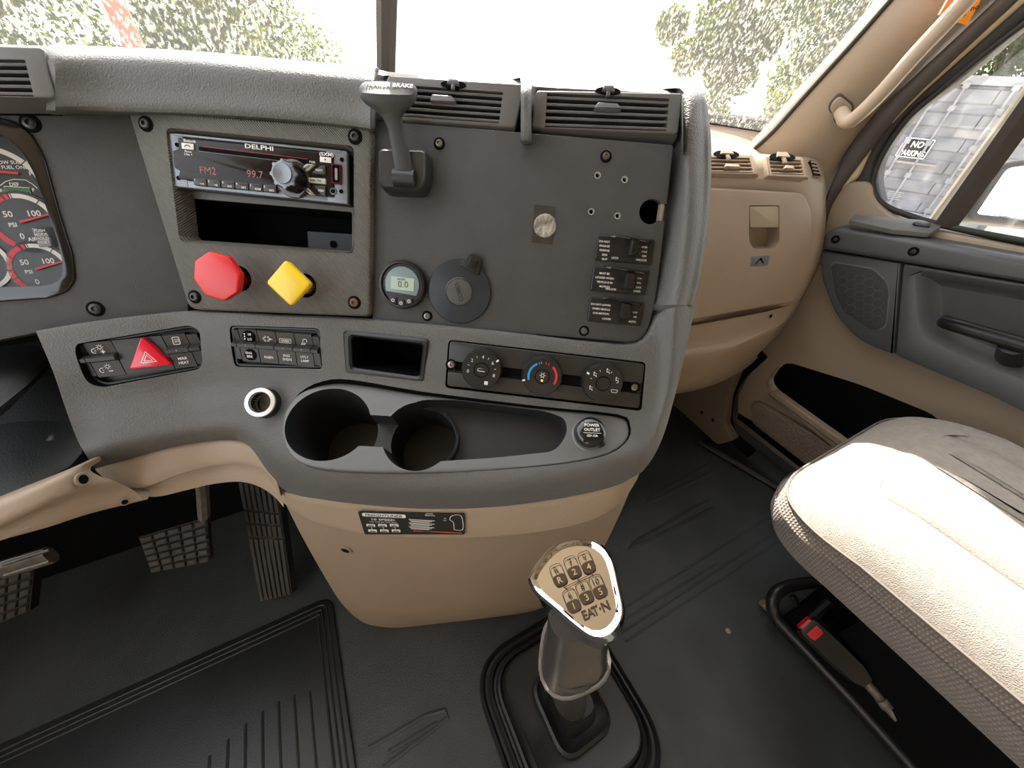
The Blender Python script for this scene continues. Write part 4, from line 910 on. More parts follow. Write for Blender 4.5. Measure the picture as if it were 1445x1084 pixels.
# guarded toggle switches
def toggle(pts, cx, cy, knob, lines, lx, ly, bl, br, rt, label):
    L = Loc(PC.shift(.001), cx, cy, 0, radians(-1.5)); t = thing('toggle_switch', label, 'switch', L, group='guarded toggle switches')
    o = rpoly(L.poly(pts), .002); q = MB(BLACK); q.slab(o, -.002, .003, .0012); q.build('base', t)
    q = MB(WHITE); h = .0018; lx -= 2
    for i, s in enumerate(lines): x, y = L.l(lx, ly+6.2*i, .003); q.text(s, x, y, h, .0033)
    for s, x, y in (bl, br): x, y = L.l(x, y, .003); q.text(s, x, y, h, .0033)
    for i, s in enumerate(rt[0]): x, y = L.l(rt[1], rt[2]+6.3*i, .003); q.text(s, x, y, h*.9, .0033)
    q.build('lettering', t)
    x, y = L.l(*knob, .003); w_, h_ = .0085, .0150
    q = MB(GLOSS); R = [[(x+w_*sx*f, y+h_/2*sy*f2, z_) for sx, sy in ((-.5, -1), (.5, -1), (.5, 1), (-.5, 1))] for f, f2, z_ in ((1.15, 1.05, .002), (1.1, 1.0, .006), (1.0, .95, .011), (.7, .9, .0125))]; q.rings(R); q.slab(rrect(.003, .012, .001, x+w_*.75, y), .003, .007, .0006); q.build('rocker', t)
    a = L.l(pts[0][0]+20, pts[0][1]+2, .004); b = L.l(pts[1][0]-4, pts[1][1]+4, .004)
    q = MB(GLOSS); q.tube([(a[0], a[1], .0028), (a[0]+.006, a[1]+.0006, .0065), (b[0]-.003, b[1], .0065), (b[0], b[1], .0028)], .0011, 8); q.build('guard_wire', t)
toggle([(843, 332), (923, 338), (918, 374), (838, 367)], 880, 353, (892, 351), ['DO NOT', 'ENGAGE', 'DURING', 'SPIN', 'OUT'], 855, 341, ('LOCK', 868, 364), ('UNLOCK', 905, 367), (['INTER', 'AXLE', 'DIFF'], 909, 349), 'black guarded toggle switch, topmost of three, marked DO NOT ENGAGE DURING SPIN OUT')
toggle([(837, 376), (916, 382), (909, 417), (832, 410)], 873, 397, (886, 397), ['MUST BE', 'LOCKED WHEN', 'VEHICLE IS IN', 'MOTION'], 855, 386, ('UNLOCK', 862, 408), ('LOCK', 899, 411), (['FIFTH', 'WHL', 'SLIDE'], 901, 393), 'black guarded toggle switch, middle of three, marked MUST BE LOCKED')
toggle([(832, 419), (909, 426), (903, 460), (828, 453)], 867, 440, (880, 439), ['DO NOT LOWER', 'WHEN VEHICLE', 'IS IN MOTION'], 850, 430, ('LOWER', 856, 450), ('AUTO', 892, 454), (['SUSP', 'AIR'], 896, 441), 'black guarded toggle switch, lowest of three, marked DO NOT LOWER')

# ================================================================ rocker switch banks
def rocker(par, x0, x1, h, mt, zz=0, name='rocker_switch', lamp=False, sk=0):
    g_ = .0004; x0 += g_; x1 -= g_
    pr = [(-h/2, .000), (-h/2, .0075), (-h*.08, .0085), (-h*.04, .0125), (h*.06, .0128), (h*.12, .009), (h*.14, .0055), (h/2-.0012, .0075), (h/2, .0062), (h/2, 0)]
    q = MB(mt); q.rings([[(x+y*sk, y, z_+zz) for y, z_ in pr] for x in (x0, x1)])
    if lamp: q.use(GREYPR).flat(circ(.0007, 8, (x0+x1)/2, h*.03), .0131+zz)
    return q.build(name, par, sharp=50)
L = L1; t = thing('hazard_switch_panel', 'three-part dash switch bank with the red hazard triangle', 'switch panel', L)
m = MB(BLACK); m.slab(inset(ccw(rpoly(L.poly(sw1o), .006)), .0004), -.012, -.004, .001); m.frame(inset(ccw(rpoly(L.poly(sw1o), .006)), .0002), inset(ccw(rpoly(L.poly(sw1o), .006)), .0032), -.008, .0015, .0008); m.build('surround', t)
hh = .036
def X(p, q_): return L.l(p, q_, .004)[0]
an = radians(1.0)
xs = [X(118, 512), X(126, 510), X(166, 504), X(236, 496), X(268, 490), X(284, 488)]
rocker(t, xs[0], xs[1], hh*.9, BUTT, name='end_cap', sk=-.08); r1 = rocker(t, xs[1], xs[2], hh, BUTT, sk=-.08)
# hazard button body
q = MB(BUTT); q.rings([[(x+y*-.08, y, z_) for y, z_ in ((-hh/2, 0), (-hh/2, .0075), (-.002, .0082), (.004, .006), (hh/2-.001, .0075), (hh/2, .006), (hh/2, 0))] for x in (xs[2]+.0004, xs[3]-.0004)]); hb = q.build('hazard_button', t, sharp=50)
c = L.l(205, 502, .010); tr = rpoly([(c[0]-.019, c[1]-.0125), (c[0]+.0185, c[1]-.0125), (c[0]+.0, c[1]+.019)], .004, 6)
q = MB(mat('hazard red', (.78, .005, .03), .25, coat=.5)); q.slab(tr, .006, .0125, .0018, 4); q.build('hazard_triangle', hb)
q = MB(WHITE); 
def tri(s): return [(c[0]-s, c[1]-.0035-s*.55), (c[0]+s, c[1]-.0035-s*.55), (c[0], c[1]-.0035+s*1.1)]
for s, w_ in ((.0066, .0011), (.0036, .0008)):
    T3 = tri(s); q.line(T3+[T3[0]], w_, .0127)
q.build('hazard_symbol', hb)
r2 = rocker(t, xs[3], xs[4], hh, BUTT, lamp=True, sk=-.08); rocker(t, xs[4], xs[5], hh*.9, BUTT, name='end_cap', sk=-.08)
def lamp_sym(q, x, y, z_, plus):
    q.arc(x, y+.0025, .0015, 0, 360, .0005, z_, 12)
    for a in range(0, 360, 45): q.line([(x+.0021*cos(radians(a)), y+.0025+.0021*sin(radians(a))), (x+.0031*cos(radians(a)), y+.0025+.0031*sin(radians(a)))], .0004, z_)
    q.arc(x-.005, y-.0006, .0022, 60, 290, .0006, z_, 12); q.line([(x-.0035, y-.0006), (x-.005, y-.0006)], .0005, z_)
    q.line([(x-.0002, y-.0022), (x+.0034, y-.0022)], .0008, z_)
    if plus: q.line([(x+.0016, y-.004), (x+.0016, y-.0004)], .0008, z_)
q = MB(WHITE); xm = (xs[1]+xs[2])/2; lamp_sym(q, xm, .0092, .0082, True); lamp_sym(q, xm+.001, -.0105, .0088, False); q.build('dimmer_symbol', r1)
q = MB(WHITE); xm = (xs[3]+xs[4])/2; x, y = xm, .0105
bo = rrect(.0058, .0075, .001, x, y); q.line(bo+[bo[0]], .0006, .0082); 
for i in (-1, 0, 1): q.line([(x+.0013*i, y-.002), (x+.0013*i+.0005, y), (x+.0013*i, y+.002)], .0004, .0082)
q.text('MIRR', xm+.001, -.008, .0026, .0088); q.text('HEAT', xm+.001, -.0125, .0026, .0088); q.build('lettering', r2)
for ch in t.children:
    if not ch.name.startswith('surround'): ch.location.z = -.0045
# second bank
L = L2; t = thing('rocker_switch_bank', 'bank of four black rocker switches under the radio', 'switch panel', L)
o2 = rpoly(L.poly(sw2o), .005)
m = MB(BLACK); m.slab(inset(ccw(o2), .0004), -.012, -.004, .001); m.frame(inset(ccw(o2), .0002), inset(ccw(o2), .003), -.008, .0015, .0008); m.build('surround', t)
xs = [X(330, 490), X(338, 490), X(364, 490), X(390, 491), X(416, 491), X(441, 492), X(451, 492)]; hh = .034
rocker(t, xs[0], xs[1], hh*.9, BUTT, name='end_cap', sk=-.06)
txt = [None, 'RGEN', ('ENG', 'SHDN'), ('UTLY', 'LAMP')]
for i in range(4):
    r_ = rocker(t, xs[1+i], xs[2+i], hh, BUTT, lamp=(i != 1), sk=-.06); q = MB(WHITE); x = (xs[1+i]+xs[2+i])/2
    if i == 0:
        q.use(VOID).lathe([(.0062, .0075), (.006, .0083), (0, .0083)], 20, x, .0095); q.lathe([(.0062, .0078), (.006, .0089), (0, .0089)], 20, x+.001, -.0095); q.use(WHITE)
        q.text('HI', x+.002, .0118, .0024, .0087); q.text('LO', x+.002, .0068, .0024, .0087)
        for j in range(3): q.flat(circ(.0008, 8, x-.0032, .0118-.0025*j), .0087)
        q.text('ENG', x, -.0075, .0024, .0093); q.text('BRK', x+.001, -.0112, .0024, .0093)
    else:
        s = txt[i]
        if isinstance(s, str): q.text(s, x+.001, -.0105, .0025, .0087)
        else: q.text(s[0], x+.0005, -.0072, .0025, .0087); q.text(s[1], x+.001, -.0112, .0025, .0087)
        if i == 1:
            for a in range(0, 360, 60): q.arc(x+.0026*cos(radians(a))*1.2, .0085+.0022*sin(radians(a)), .0008, 0, 360, .0004, .0083, 8)
            q.line([(x+.003, .0085), (x+.0058, .0085)], .0006, .0083)
        if i == 2: bo = rrect(.0115, .0042, .0003, x, .008); q.line(bo+[bo[0]], .0004, .0083); q.text('OVRD', x, .008, .0022, .0083)
        if i == 3:
            q.arc(x+.0015, .0095, .0020, -30, 210, .0006, .0083, 12)
            for j in range(4): q.line([(x-.001+.0012*j, .0078), (x-.0028+.0012*j, .0052)], .0004, .0083)
    q.build('lettering', r_)
rocker(t, xs[5], xs[6], hh*.9, BUTT, name='end_cap', sk=-.06)

for ch in t.children:
    if not ch.name.startswith('surround'): ch.location.z = -.0045
# coin pocket
L = LK; t = thing('storage_cubby', 'small rectangular black storage cubby in the grey fascia', 'storage cubby', L)
q = MB(BLACK); q.frame(rpoly(L.poly(pko), .004), rpoly(L.poly(pki), .003), -.002, .0055, .0022, 80); q.build('bezel', t)
ii = ccw(rpoly(L.poly(pki), .003)); q = MB(VOID); q.rings([[(x, y, .001) for x, y in ii], [(x, y, -.055) for x, y in inset(ii, .003)]], False, True); q.build('liner', t)
q = MB(mat('cubby grey', (.05, .05, .05), .5)); x, y = L.l(545, 518, -.03); q.box(x-.020, x+.024, y-.004, y-.002, -.05, -.02); q.use(DUSTY).tube([(x-.018, y, -.03), (x+.015, y+.001, -.032)], .0016, 8); q.build('loose_clip', t)

# hvac panel
L = LH; t = thing('climate_control_panel', 'black climate control panel with three round dials', 'control panel', L)
o3 = rpoly(L.poly([(635, 481), (909, 513), (901, 576), (631, 544)]), .004)
q = MB(mat('hvac plastic', (.03, .029, .027), .3, grain=(900, .0001))); q.slab(o3, -.008, .003, .0012); hp_ = q.build('fascia', t)
gl_ = L.poly([(600, 505), (930, 544), (930, 559), (600, 521)], .003); cut(hp_, [MB().slab(gl_, .0005, .02)])
q = MB(VOID); q.slab(gl_ and [ (a*.985, b*.985) for a, b in L.poly([(640, 507), (902, 541), (900, 556), (640, 523)], .001)], -.002, .0009); q.build('groove', t)
def dial(px, py, nm):
    x, y = L.l(px, py, .010); r = 29*L.k(px, py)*.96; q = MB(mat('dial '+nm, (.018, .0175, .017), .3)); 
    q.lathe([(r*1.02, .001), (r, .004), (r*.985, .0125), (r*.93, .0145), (r*.38, .0148), (r*.34, .0135), (r*.33, .0148), (0, .015)], 56, x, y); d = q.build('dial', t); return x, y, r, d
x, y, r, d = dial(680, 521, 'fan'); z_ = .0152; q = MB(WHITE)
for s, a in (('0', 190), ('2', 138), ('4', 88), ('6', 38), ('8', -18)): q.text(s, x+r*.66*cos(radians(a)), y+r*.66*sin(radians(a)), .0035, z_, bold=False)
for a in (163, 113, 64, 10): q.line([(x+r*.62*cos(radians(a)), y+r*.62*sin(radians(a))), (x+r*.72*cos(radians(a)), y+r*.72*sin(radians(a)))], .0005, z_)
q.line([(x+r*.84*cos(radians(36)), y+r*.84*sin(radians(36))), (x+r*.98*cos(radians(36)), y+r*.98*sin(radians(36)))], .0018, z_)
for a in (45, 135, 225, 315): q.lathe([(.0011, z_), (0, z_)], 8, x+.0013*cos(radians(a))+r*.28, y+.0013*sin(radians(a))-r*.62)
q.line([(x-.003, y+.0014), (x+.0028, y+.0016), (x-.003, y+.0014), (x-.0042, y), (x-.003, y-.0012), (x+.0035, y-.0012)], .0007, z_); q.build('dial_marks', d)
x, y, r, d = dial(765, 530, 'heat'); q = MB(BLUEPR); q.arc(x, y, r*.68, 200, 118, .0022, z_); q.arc(x, y, r*.68, 112, 108, .0022, z_, 2); q.arc(x, y, r*.68, 103, 99, .0022, z_, 2); q.use(REDPR).arc(x, y, r*.68, 50, -28, .0022, z_); q.arc(x, y, r*.68, 83, 79, .0022, z_, 2); q.arc(x, y, r*.68, 72, 68, .0022, z_, 2)
q.use(WHITE); q.line([(x-r*.95, y-r*.30), (x-r*.82, y-r*.26)], .0018, z_); q.arc(x, y+.0012, .0014, 0, 360, .0005, z_)
for a in range(0, 360, 60): q.line([(x+.0018*cos(radians(a)), y+.0012+.0018*sin(radians(a))), (x+.0032*cos(radians(a)), y+.0012+.0032*sin(radians(a)))], .0006, z_)
q.build('dial_marks', d); q = MB(AMBER); q.lathe([(.0012, z_), (.0008, z_+.0005), (0, z_+.0006)], 10, x, y-.0042); q.build('indicator_lamp', d)
x, y, r, d = dial(850, 540, 'mode'); q = MB(WHITE); q.line([(x+r*.86*cos(radians(152)), y+r*.86*sin(radians(152))), (x+r*1.0*cos(radians(152)), y+r*1.0*sin(radians(152)))], .0018, z_)
for a in (163, 113, 64, 10): q.line([(x+r*.62*cos(radians(a)), y+r*.62*sin(radians(a))), (x+r*.72*cos(radians(a)), y+r*.72*sin(radians(a)))], .0005, z_)
def man(q, x, y): q.lathe([(.0008, z_), (0, z_)], 8, x-.0005, y+.0018); q.line([(x-.0008, y+.0008), (x-.0004, y-.0012), (x+.0016, y-.0010), (x+.0022, y-.0026)], .0009, z_); q.line([(x+.0006, y+.001), (x+.0024, y+.0008)], .0004, z_)
for a in (205, 140, 82, 25): man(q, x+r*.66*cos(radians(a)), y+r*.66*sin(radians(a)))
a = radians(-28); xx, yy = x+r*.66*cos(a), y+r*.66*sin(a); bo = rpoly([(xx-.0026, yy-.0014), (xx+.0026, yy-.0014), (xx+.0034, yy+.0014), (xx-.0034, yy+.0014)], .0006); q.line(bo+[bo[0]], .0005, z_); q.build('dial_marks', d)
for px, py in ((637, 514), (895, 546)):
    x, y = L.l(px, py, .001); q = MB(VOID); q.lathe([(.0058, .0032), (.0056, .0038), (.0046, .0038), (.0044, .001)], 18, x, y, cap1=True); q.use(STEEL).lathe([(.0036, .001), (.0036, .003), (.0014, .0036), (.0012, .002), (0, .002)], 14, x, y); q.build('screw', t)

# lighter socket
PLs = Plane(24, 48, at(368, 566, tb(368, 566, .004)-.022)); L = Loc(PLs, 368, 568); t = thing('lighter_socket', 'round socket with a bright chrome rim left of the cup holder', 'socket', L)
q = MB(BLACK); q.lathe([(.0165, -.03), (.0155, -.001), (.0150, .001)], 32); q.build('sleeve', t)
q = MB(mat('bright aluminium rim', (.85, .85, .83), .35, .8)); q.lathe([(.0152, .0005), (.0148, .0022), (.0110, .0026), (.0104, .0), (.0102, -.012)], 40); q.build('chrome_rim', t); q = MB(mat('socket bore', (.05, .035, .02), .4, .7)); q.lathe([(.0103, -.001), (.0103, -.013), (0, -.013)], 24); q.build('bore', t)

# cup tray
L = LT; t = thing('cup_holder_tray', 'dark grey moulded tray with two round cup wells', 'cup holder', L)
q = MB(TRAYM); q.slab(inset(ccw(tray2), .0003), -.098, .004, .003, 4); rim = q.build('tray_body', t)
cup1 = circ(1, 40)
def ellipse(x0, x1, y0, y1, n=44):
    a = L.l(x0, (y0+y1)/2); b = L.l(x1, (y0+y1)/2); c = L.l((x0+x1)/2, y0); d = L.l((x0+x1)/2, y1)
    cx, cy = (a[0]+b[0])/2, (c[1]+d[1])/2; rx, ry = (b[0]-a[0])/2, abs(c[1]-d[1])/2
    return [(cx+rx*cos(2*pi*i/n), cy+ry*sin(2*pi*i/n)) for i in range(n)], (cx, cy, rx, ry)
e1, (c1x, c1y, r1x, r1y) = ellipse(405, 524, 550, 652)
e2, (c2x, c2y, r2x, r2y) = ellipse(530, 648, 584, 652)
binp = L.poly([(556, 592), (590, 566), (640, 566), (770, 582), (797, 592), (800, 612), (784, 638), (700, 647), (590, 654), (562, 640)])
bridge = L.poly([(505, 586), (570, 590), (570, 634), (500, 630)])
cc = circ(.036, 44, *L.l(596, 622, -.02))
cuts = [MB(TRAYSHADE).rings([[(c1x+(x-c1x)*f, c1y+(y-c1y)*f-o_, z_) for x, y in ccw(e1)] for z_, f, o_ in ((-.090, .84, .006), (-.087, .88, .006), (.0, 1.0, 0), (.03, 1.02, 0))]),
        MB(TRAYSHADE).slab(inset(ccw(rpoly(binp, .012, 8)), 0), -.0222, .0305), MB(TRAYSHADE).slab(rpoly(bridge, .004), -.0301, .031), MB(TRAYSHADE).slab(cc, -.0883, .02)]
cut(rim, cuts, 30)
rr2 = .036
q = MB(TRAYSHADE); ax, ay = L.l(596, 620, -.012)
arcp = [(ax+rr2*cos(radians(a)), ay+rr2*sin(radians(a))) for a in range(-75, 60, 9)]
R = [[(x, y, -.022), (x, y, -.006), (x+(x-ax)*.03, y+(y-ay)*.03, -.004), (x+(x-ax)*.08, y+(y-ay)*.08, -.006), (x+(x-ax)*.08, y+(y-ay)*.08, -.022)] for x, y in arcp]; q.rings(R); q.build('cup_wall', t)
# power outlet
PO = Plane(28, 62, PT.pt(831, 612, .004)); L = Loc(PO, 831, 612); t = thing('power_outlet_cap', 'round black 12 V power outlet cap at the right end of the tray', 'cap', L)
q = MB(TRAYM); q.lathe([(.018, 0), (.0165, .001), (.016, -.004)], 32, 0, -.001); q.build('seat_ring', t)
q = MB(GLOSS); q.lathe([(.0150, -.002), (.0152, .006), (.0146, .011), (.012, .0132), (.006, .0138), (0, .014)], 40, T=Matrix.Translation((-.0, 0, 0))); q.build('cap', t)
q = MB(WHITE); q.text('POWER', 0, .0052, .0031, .0145); q.text('OUTLET', 0, .0005, .0031, .0145); q.line([(-.009, -.003), (.009, -.003)], .0004, .0145); q.text('12V-15A', 0, -.0058, .0022, .0145); q.build('lettering', t)
q = MB(BLACK); x, y = L.l(850, 630); q.tube([(.010, -.008, .003), (x*.8, y*.7, .002), (x, y, .0005)], [(.002, .004)]*3, 8); q.build('tether', t)

# shift pattern sticker on the console
PS_ = plane_on(CONS, 583, 737, 640, 739.5, .0012); L = Loc(PS_, 583, 738); so = rpoly(L.poly([(505, 722), (656, 725), (656, 754), (515, 754)]), .002)
m = MB(mat('black sticker', (.008, .008, .008), .35)); m.slab(so, -.0005, .0004); st = m.build('shift_pattern_sticker'); st.matrix_basis = L.m; MW[st.name] = L.m; props(st, 'black shift pattern sticker on the tan console above the floor', 'sticker')
q = MB(WHITE); cx, cy = L.l(542, 727); oo_ = rrect(.047, .0052, .0026, cx, cy, 6); q.flat(oo_, .0006); q.use(BLACK).flat(inset(ccw(oo_), .0006), .0007) if False else None; q.use(BLACK).text('FREIGHTLINER', cx, cy, .0032, .0009, w=.040, shear=.3); q.use(WHITE)
x, y = L.l(541, 733); q.text('10 SPEED', x, y, .0026, .0006, w=.025); x, y = L.l(541, 736.5); q.text('USE THIS RT OVR 2ND', x, y, .0011, .0006, w=.03)
lab6 = ['LO R', '7 2', '9 4', '6 1', '8 3', '10 5']
for i in range(3):
    for j in range(2):
        x, y = L.l(523.5+16.5*i+j*2.6, 741+7.6*j+.0*i); q.use(WHITE).flat(rrect(.0095, .0042, .001, x, y), .0006); q.use(BLACK).line([(x-.0035, y-.0008), (x+.0035, y-.0008)], .0014, .0008); q.text(lab6[i+3*j], x, y+.001, .0014, .0008)
    a = L.l(523.5+16.5*i, 742); b = L.l(523.5+16.5*i+2.6, 748); q.use(WHITE).line([a, b], .0005, .0005)
x, y = L.l(606, 724.5); q.text('RANGE', x, y, .0016, .0006); x, y = L.l(607, 727); q.text('SELECTOR', x, y, .0016, .0006); x, y = L.l(628, 731); q.text('HI', x, y, .0016, .0006); x, y = L.l(628, 734); q.text('LO', x, y, .0016, .0006)
kn_ = L.poly([(641, 747), (640, 737), (635, 733), (637, 728), (646, 726), (652, 730), (653, 747), (641, 747)]); q.line(curve([(a, b, 0) for a, b in kn_], 3), .0006, .0006)
for i in range(9):
    x, y = L.l(577+(i % 3)*1.5, 732.5+1.65*i); q.line([(x, y), (x+.028-.004*(i % 3), y-.0004)], .0007, .0006)
q.use(ORANGE); a = L.l(584, 749); b = L.l(652, 751.6); q.box(a[0], b[0], min(a[1], b[1]), max(a[1], b[1])+.0, .0004, .0007); q.use(BLACK); q.text('WARNING', (a[0]*.75+b[0]*.25), (a[1]+b[1])/2, .0014, .0009); q.build('lettering', st)
# ================================================================ passenger side of the dash
gd = thing('passenger_dash', 'tan passenger side dash section with a curved right end', 'dashboard', loc=PE.pt(1070, 420))
def pe(px, py, off=0): return PE.pt(px, py, off)
# section profile rows; columns run left to right, the last ones wrap round the end
def prow(y, xs, offs): return [pe(x, y_, o) for (x, y_), o in zip([(a, y+b) for a, b in xs], offs)]
rowsp = [
 [(960, 214, -.05), (1040, 216, -.05), (1100, 219, -.05), (1140, 222, -.055), (1154, 226, -.07), (1158, 232, -.12)],
 [(960, 222, -.025), (1040, 224, -.02), (1100, 227, -.018), (1143, 231, -.022), (1159, 236, -.04), (1162, 244, -.09)],
 [(960, 246, -.003), (1040, 248, 0), (1100, 249, 0), (1145, 251, -.003), (1162, 256, -.018), (1165, 262, -.07)],
 [(960, 262, 0), (1040, 264, 0), (1100, 265, 0), (1146, 268, -.002), (1163, 272, -.016), (1166, 278, -.07)],
 [(950, 330, .002), (1040, 330, -.03), (1100, 332, -.03), (1148, 334, .0), (1162, 336, -.016), (1164, 340, -.07)],
 [(940, 390, .004), (1040, 388, -.03), (1096, 386, -.03), (1136, 384, .002), (1150, 380, -.012), (1153, 380, -.07)],
 [(930, 458, .002), (1030, 445, -.02), (1080, 436, -.02), (1114, 429, .002), (1128, 424, -.012), (1132, 420, -.07)],
 [(930, 466, -.03), (1030, 452, -.03), (1080, 443, -.03), (1110, 436, -.03), (1120, 430, -.03), (1124, 424, -.08)]]
R = [[pe(930, r[0][1]+2, r[0][2]-.02)]+[pe(*c) for c in r] for r in rowsp]; R = [[wsp(min(1.1, .45+i*.11), 0)+Vector((0, 0, .004)) for i in range(7)], [p+Vector((0, .05, -.006)) for p in R[0]]]+R
m = MB(BEIGE); m.grid(refine(R, 5, 4)); m.build('body', gd, True)
lo2 = [[(930, 467, -.02), (1030, 450, -.01), (1080, 440, -.01), (1115, 431, -.014), (1128, 426, -.02), (1130, 424, -.08)],
 [(930, 470, -.004), (1030, 452, .002), (1080, 442, .002), (1115, 432, -.002), (1129, 427, -.012), (1131, 425, -.08)],
 [(930, 495, -.004), (1030, 480, .002), (1070, 468, .002), (1098, 458, -.002), (1112, 450, -.012), (1118, 446, -.08)],
 [(930, 504, .008), (1025, 490, .016), (1062, 477, .014), (1086, 466, .006), (1104, 458, -.006), (1112, 454, -.08)],
 [(930, 525, .004), (1010, 512, .010), (1046, 500, .008), (1070, 488, 0), (1088, 478, -.012), (1098, 472, -.08)],
 [(930, 556, -.02), (985, 546, -.015), (1020, 535, -.015), (1046, 520, -.02), (1062, 508, -.03), (1070, 500, -.09)],
 [(930, 560, -.08), (985, 550, -.08), (1020, 538, -.08), (1046, 524, -.08), (1062, 512, -.08), (1070, 504, -.12)]]
R = [[pe(*c) for c in r] for r in lo2]; G = refine(R, 5, 4); m = MB(BEIGE); m.grid(G); m.build('lower_bin', gd, True); screw_hole(G, 1087, 446, gd, r=.005)
L = Loc(PE.shift(.006), 1065, 350); t = thing('glovebox_door', 'tan glovebox door with a recessed latch', 'glovebox', L)
m = MB(BEIGE); go = L.poly([(960, 266), (1003, 265), (1133, 272), (1145, 300), (1143, 350), (1134, 392), (1118, 426), (950, 456)]); m.slab(rpoly(go, [0, .012, .02, .02, .02, .03, .006, 0]), -.010, .004, .005, 4); o = m.build('panel', t)
lo_ = rpoly(L.poly([(1057, 290), (1100, 290), (1100, 340), (1094, 351), (1064, 351), (1057, 342)], .004), .004); cut(o, [MB().slab(lo_, -.02, .03)])
lo_c = ccw(lo_); q = MB(BEIGED); q.rings([[(x, y, .002) for x, y in lo_c], [(x, y, -.022) for x, y in inset(lo_c, .004)]], False, True); q.build('latch_recess', t)
q = MB(mat('olive tan latch', (.36, .30, .2), .5)); q.slab(rpoly(L.poly([(1058, 291), (1099, 291), (1099, 321), (1059, 321)], .003), .0015), -.006, .003, .0005); q.build('latch', t)
q = MB(SILVER); b_ = L.poly([(1060, 362), (1087, 360), (1083, 375), (1058, 376)], .004); q.slab(rpoly(b_, .0015), .003, .0046, .0005); q.use(GLOSS); cx = sum(a for a, b in b_)/4; cy = sum(b for a, b in b_)/4
q.flat([(cx-.012, cy-.006), (cx-.009, cy-.006), (cx-.001, cy+.002), (cx+.001, cy+.0005), (cx+.009, cy-.006), (cx+.012, cy-.006), (cx+.002, cy+.006), (cx-.001, cy+.0065)], .0049); q.build('badge', t)
PVg = Plane(12, 50, PE.pt(1050, 236, .002)); VB = mat('tan vent plastic', (.36, .275, .2), .42); VBS = mat('tan vent slat', (.40, .31, .23), .42)
vent(PVg, [(985, 216), (1063, 218), (1070, 246), (985, 244)], [(985, 221), (1058, 223), (1063, 244), (985, 243)], [(985, 247), (1071, 249), (0, 0), (0, 0)], 'tan air vent directly right of the grey dash column', VB, VBS, nv=4, nvert=3, clip=(1025, 218), tab=[(1023, 233), (1040, 234), (1043, 238), (1021, 237)])
vent(PVg, [(1080, 220), (1133, 222), (1140, 250), (1084, 248)], [(1085, 224), (1130, 226), (1135, 247), (1089, 246)], [(1084, 251), (1141, 253), (0, 0), (0, 0)], 'tan air vent in the middle of the passenger dash top', VB, VBS, nv=4, nvert=2, clip=(1104, 222), tab=[(1107, 235), (1117, 236), (1119, 240), (1105, 239)])
PVh = Plane(40, 40, PE.pt(1151, 238, -.004))
vent(PVh, [(1143, 222), (1153, 225), (1161, 248), (1148, 247)], [(1145, 225), (1152, 227), (1159, 246), (1150, 245)], [(1148, 249), (1161, 250), (0, 0), (0, 0)], 'narrow tan side-window vent at the right end of the dash', VB, VBS, nv=4, nvert=0)

# ================================================================ gear lever
bc = Vector((.20, .055, 0))
t = thing('gear_lever', 'gear lever with chrome knob, shift pattern plate and black rubber boot', 'gear lever', loc=bc)
q = MB(RUBBER); MT = Matrix.Translation(bc)
def rr_(w_, h_, r_, z_, cx=0, cy=0): return [(x, y, z_) for x, y in rrect(w_, h_, r_, cx, cy, 8)]
W0, H0 = .285, .31
prof = [(W0, 0, .09), (W0-.002, .014, .09), (W0-.012, .020, .085), (W0-.020, .014, .083), (W0-.030, .014, .08), (W0-.036, .027, .078), (W0-.044, .031, .075), (W0-.050, .024, .073), (W0-.058, .025, .07), (W0-.063, .039, .068), (W0-.072, .042, .065), (W0-.076, .035, .063), (W0-.080, .036, .06), (W0-.086, .060, .055), (W0-.094, .066, .05), (W0-.102, .064, .048)]
R = [rr_(w_, w_+H0-W0, r_, z_) for w_, z_, r_ in prof]; q.rings(R, T=MT, cap0=False); q.build('boot', t, True)
q = MB(RUBBER)
w1 = W0-.100; prof = [(w1*.62, .062, .035), (w1*.60, .074, .033), (w1*.55, .077, .03), (w1*.50, .070, .028), (w1*.40, .066, .025), (w1*.34, .085, .022), (w1*.28, .12, .018)]
q.rings([rr_(w_, w_*1.12, r_, z_, 0, -.0) for w_, z_, r_ in prof], T=MT, cap0=False); q.build('boot_turret', t, True)
kc = at(812, 836, .245)
base = bc+Vector((0, 0, .08)); ne = at(806, 925, .290)
q = MB(mat('lever sleeve', (.035, .034, .032), .35)); q.tube(curve([base, base*.55+ne*.45+Vector((-.004, .0, 0)), ne], 5), [.026, .026, .025, .025, .024, .023, .022, .021, .021, .022, .023], 20); q.build('lever_shaft', t, True)
# knob frame
nk = (EYE-kc).normalized(); nk = (nk + cup*.12 - RT*.08).normalized(); sp = radians(24)
u0 = (ix*cos(sp)+iy*sin(sp)); u0 = (u0-nk*u0.dot(nk)).normalized(); v0 = nk.cross(u0)
PK = plane_axes(u0, v0, kc); L = Loc(PK, 812, 836)
outer = [(740, 818), (752, 795), (778, 768), (806, 757), (836, 758), (858, 772), (869, 795), (878, 830), (885, 865), (880, 890), (862, 908), (838, 908), (812, 890), (780, 862), (752, 838)]
po_ = [(c.x, c.y) for c in curve([(*p, 0) for p in L.poly(outer)]+[(*L.poly(outer)[0], 0)], 4)[:-1]]
po_ = resample(ccw(po_), 64); cx0 = sum(p[0] for p in po_)/64; cy0 = sum(p[1] for p in po_)/64
def scp(f, dx=0, dy=0): return [(cx0+(x-cx0)*f+dx, cy0+(y-cy0)*f+dy) for x, y in po_]
nv_ = L.m.inverted() @ ne
q = MB(CHROME); R = []
for f, z_ in ((.78, -.001), (.83, .0032), (.88, .0040), (.94, .0005), (.985, -.007), (1.0, -.017), (.98, -.030)): R.append([(x, y, z_) for x, y in scp(f)])
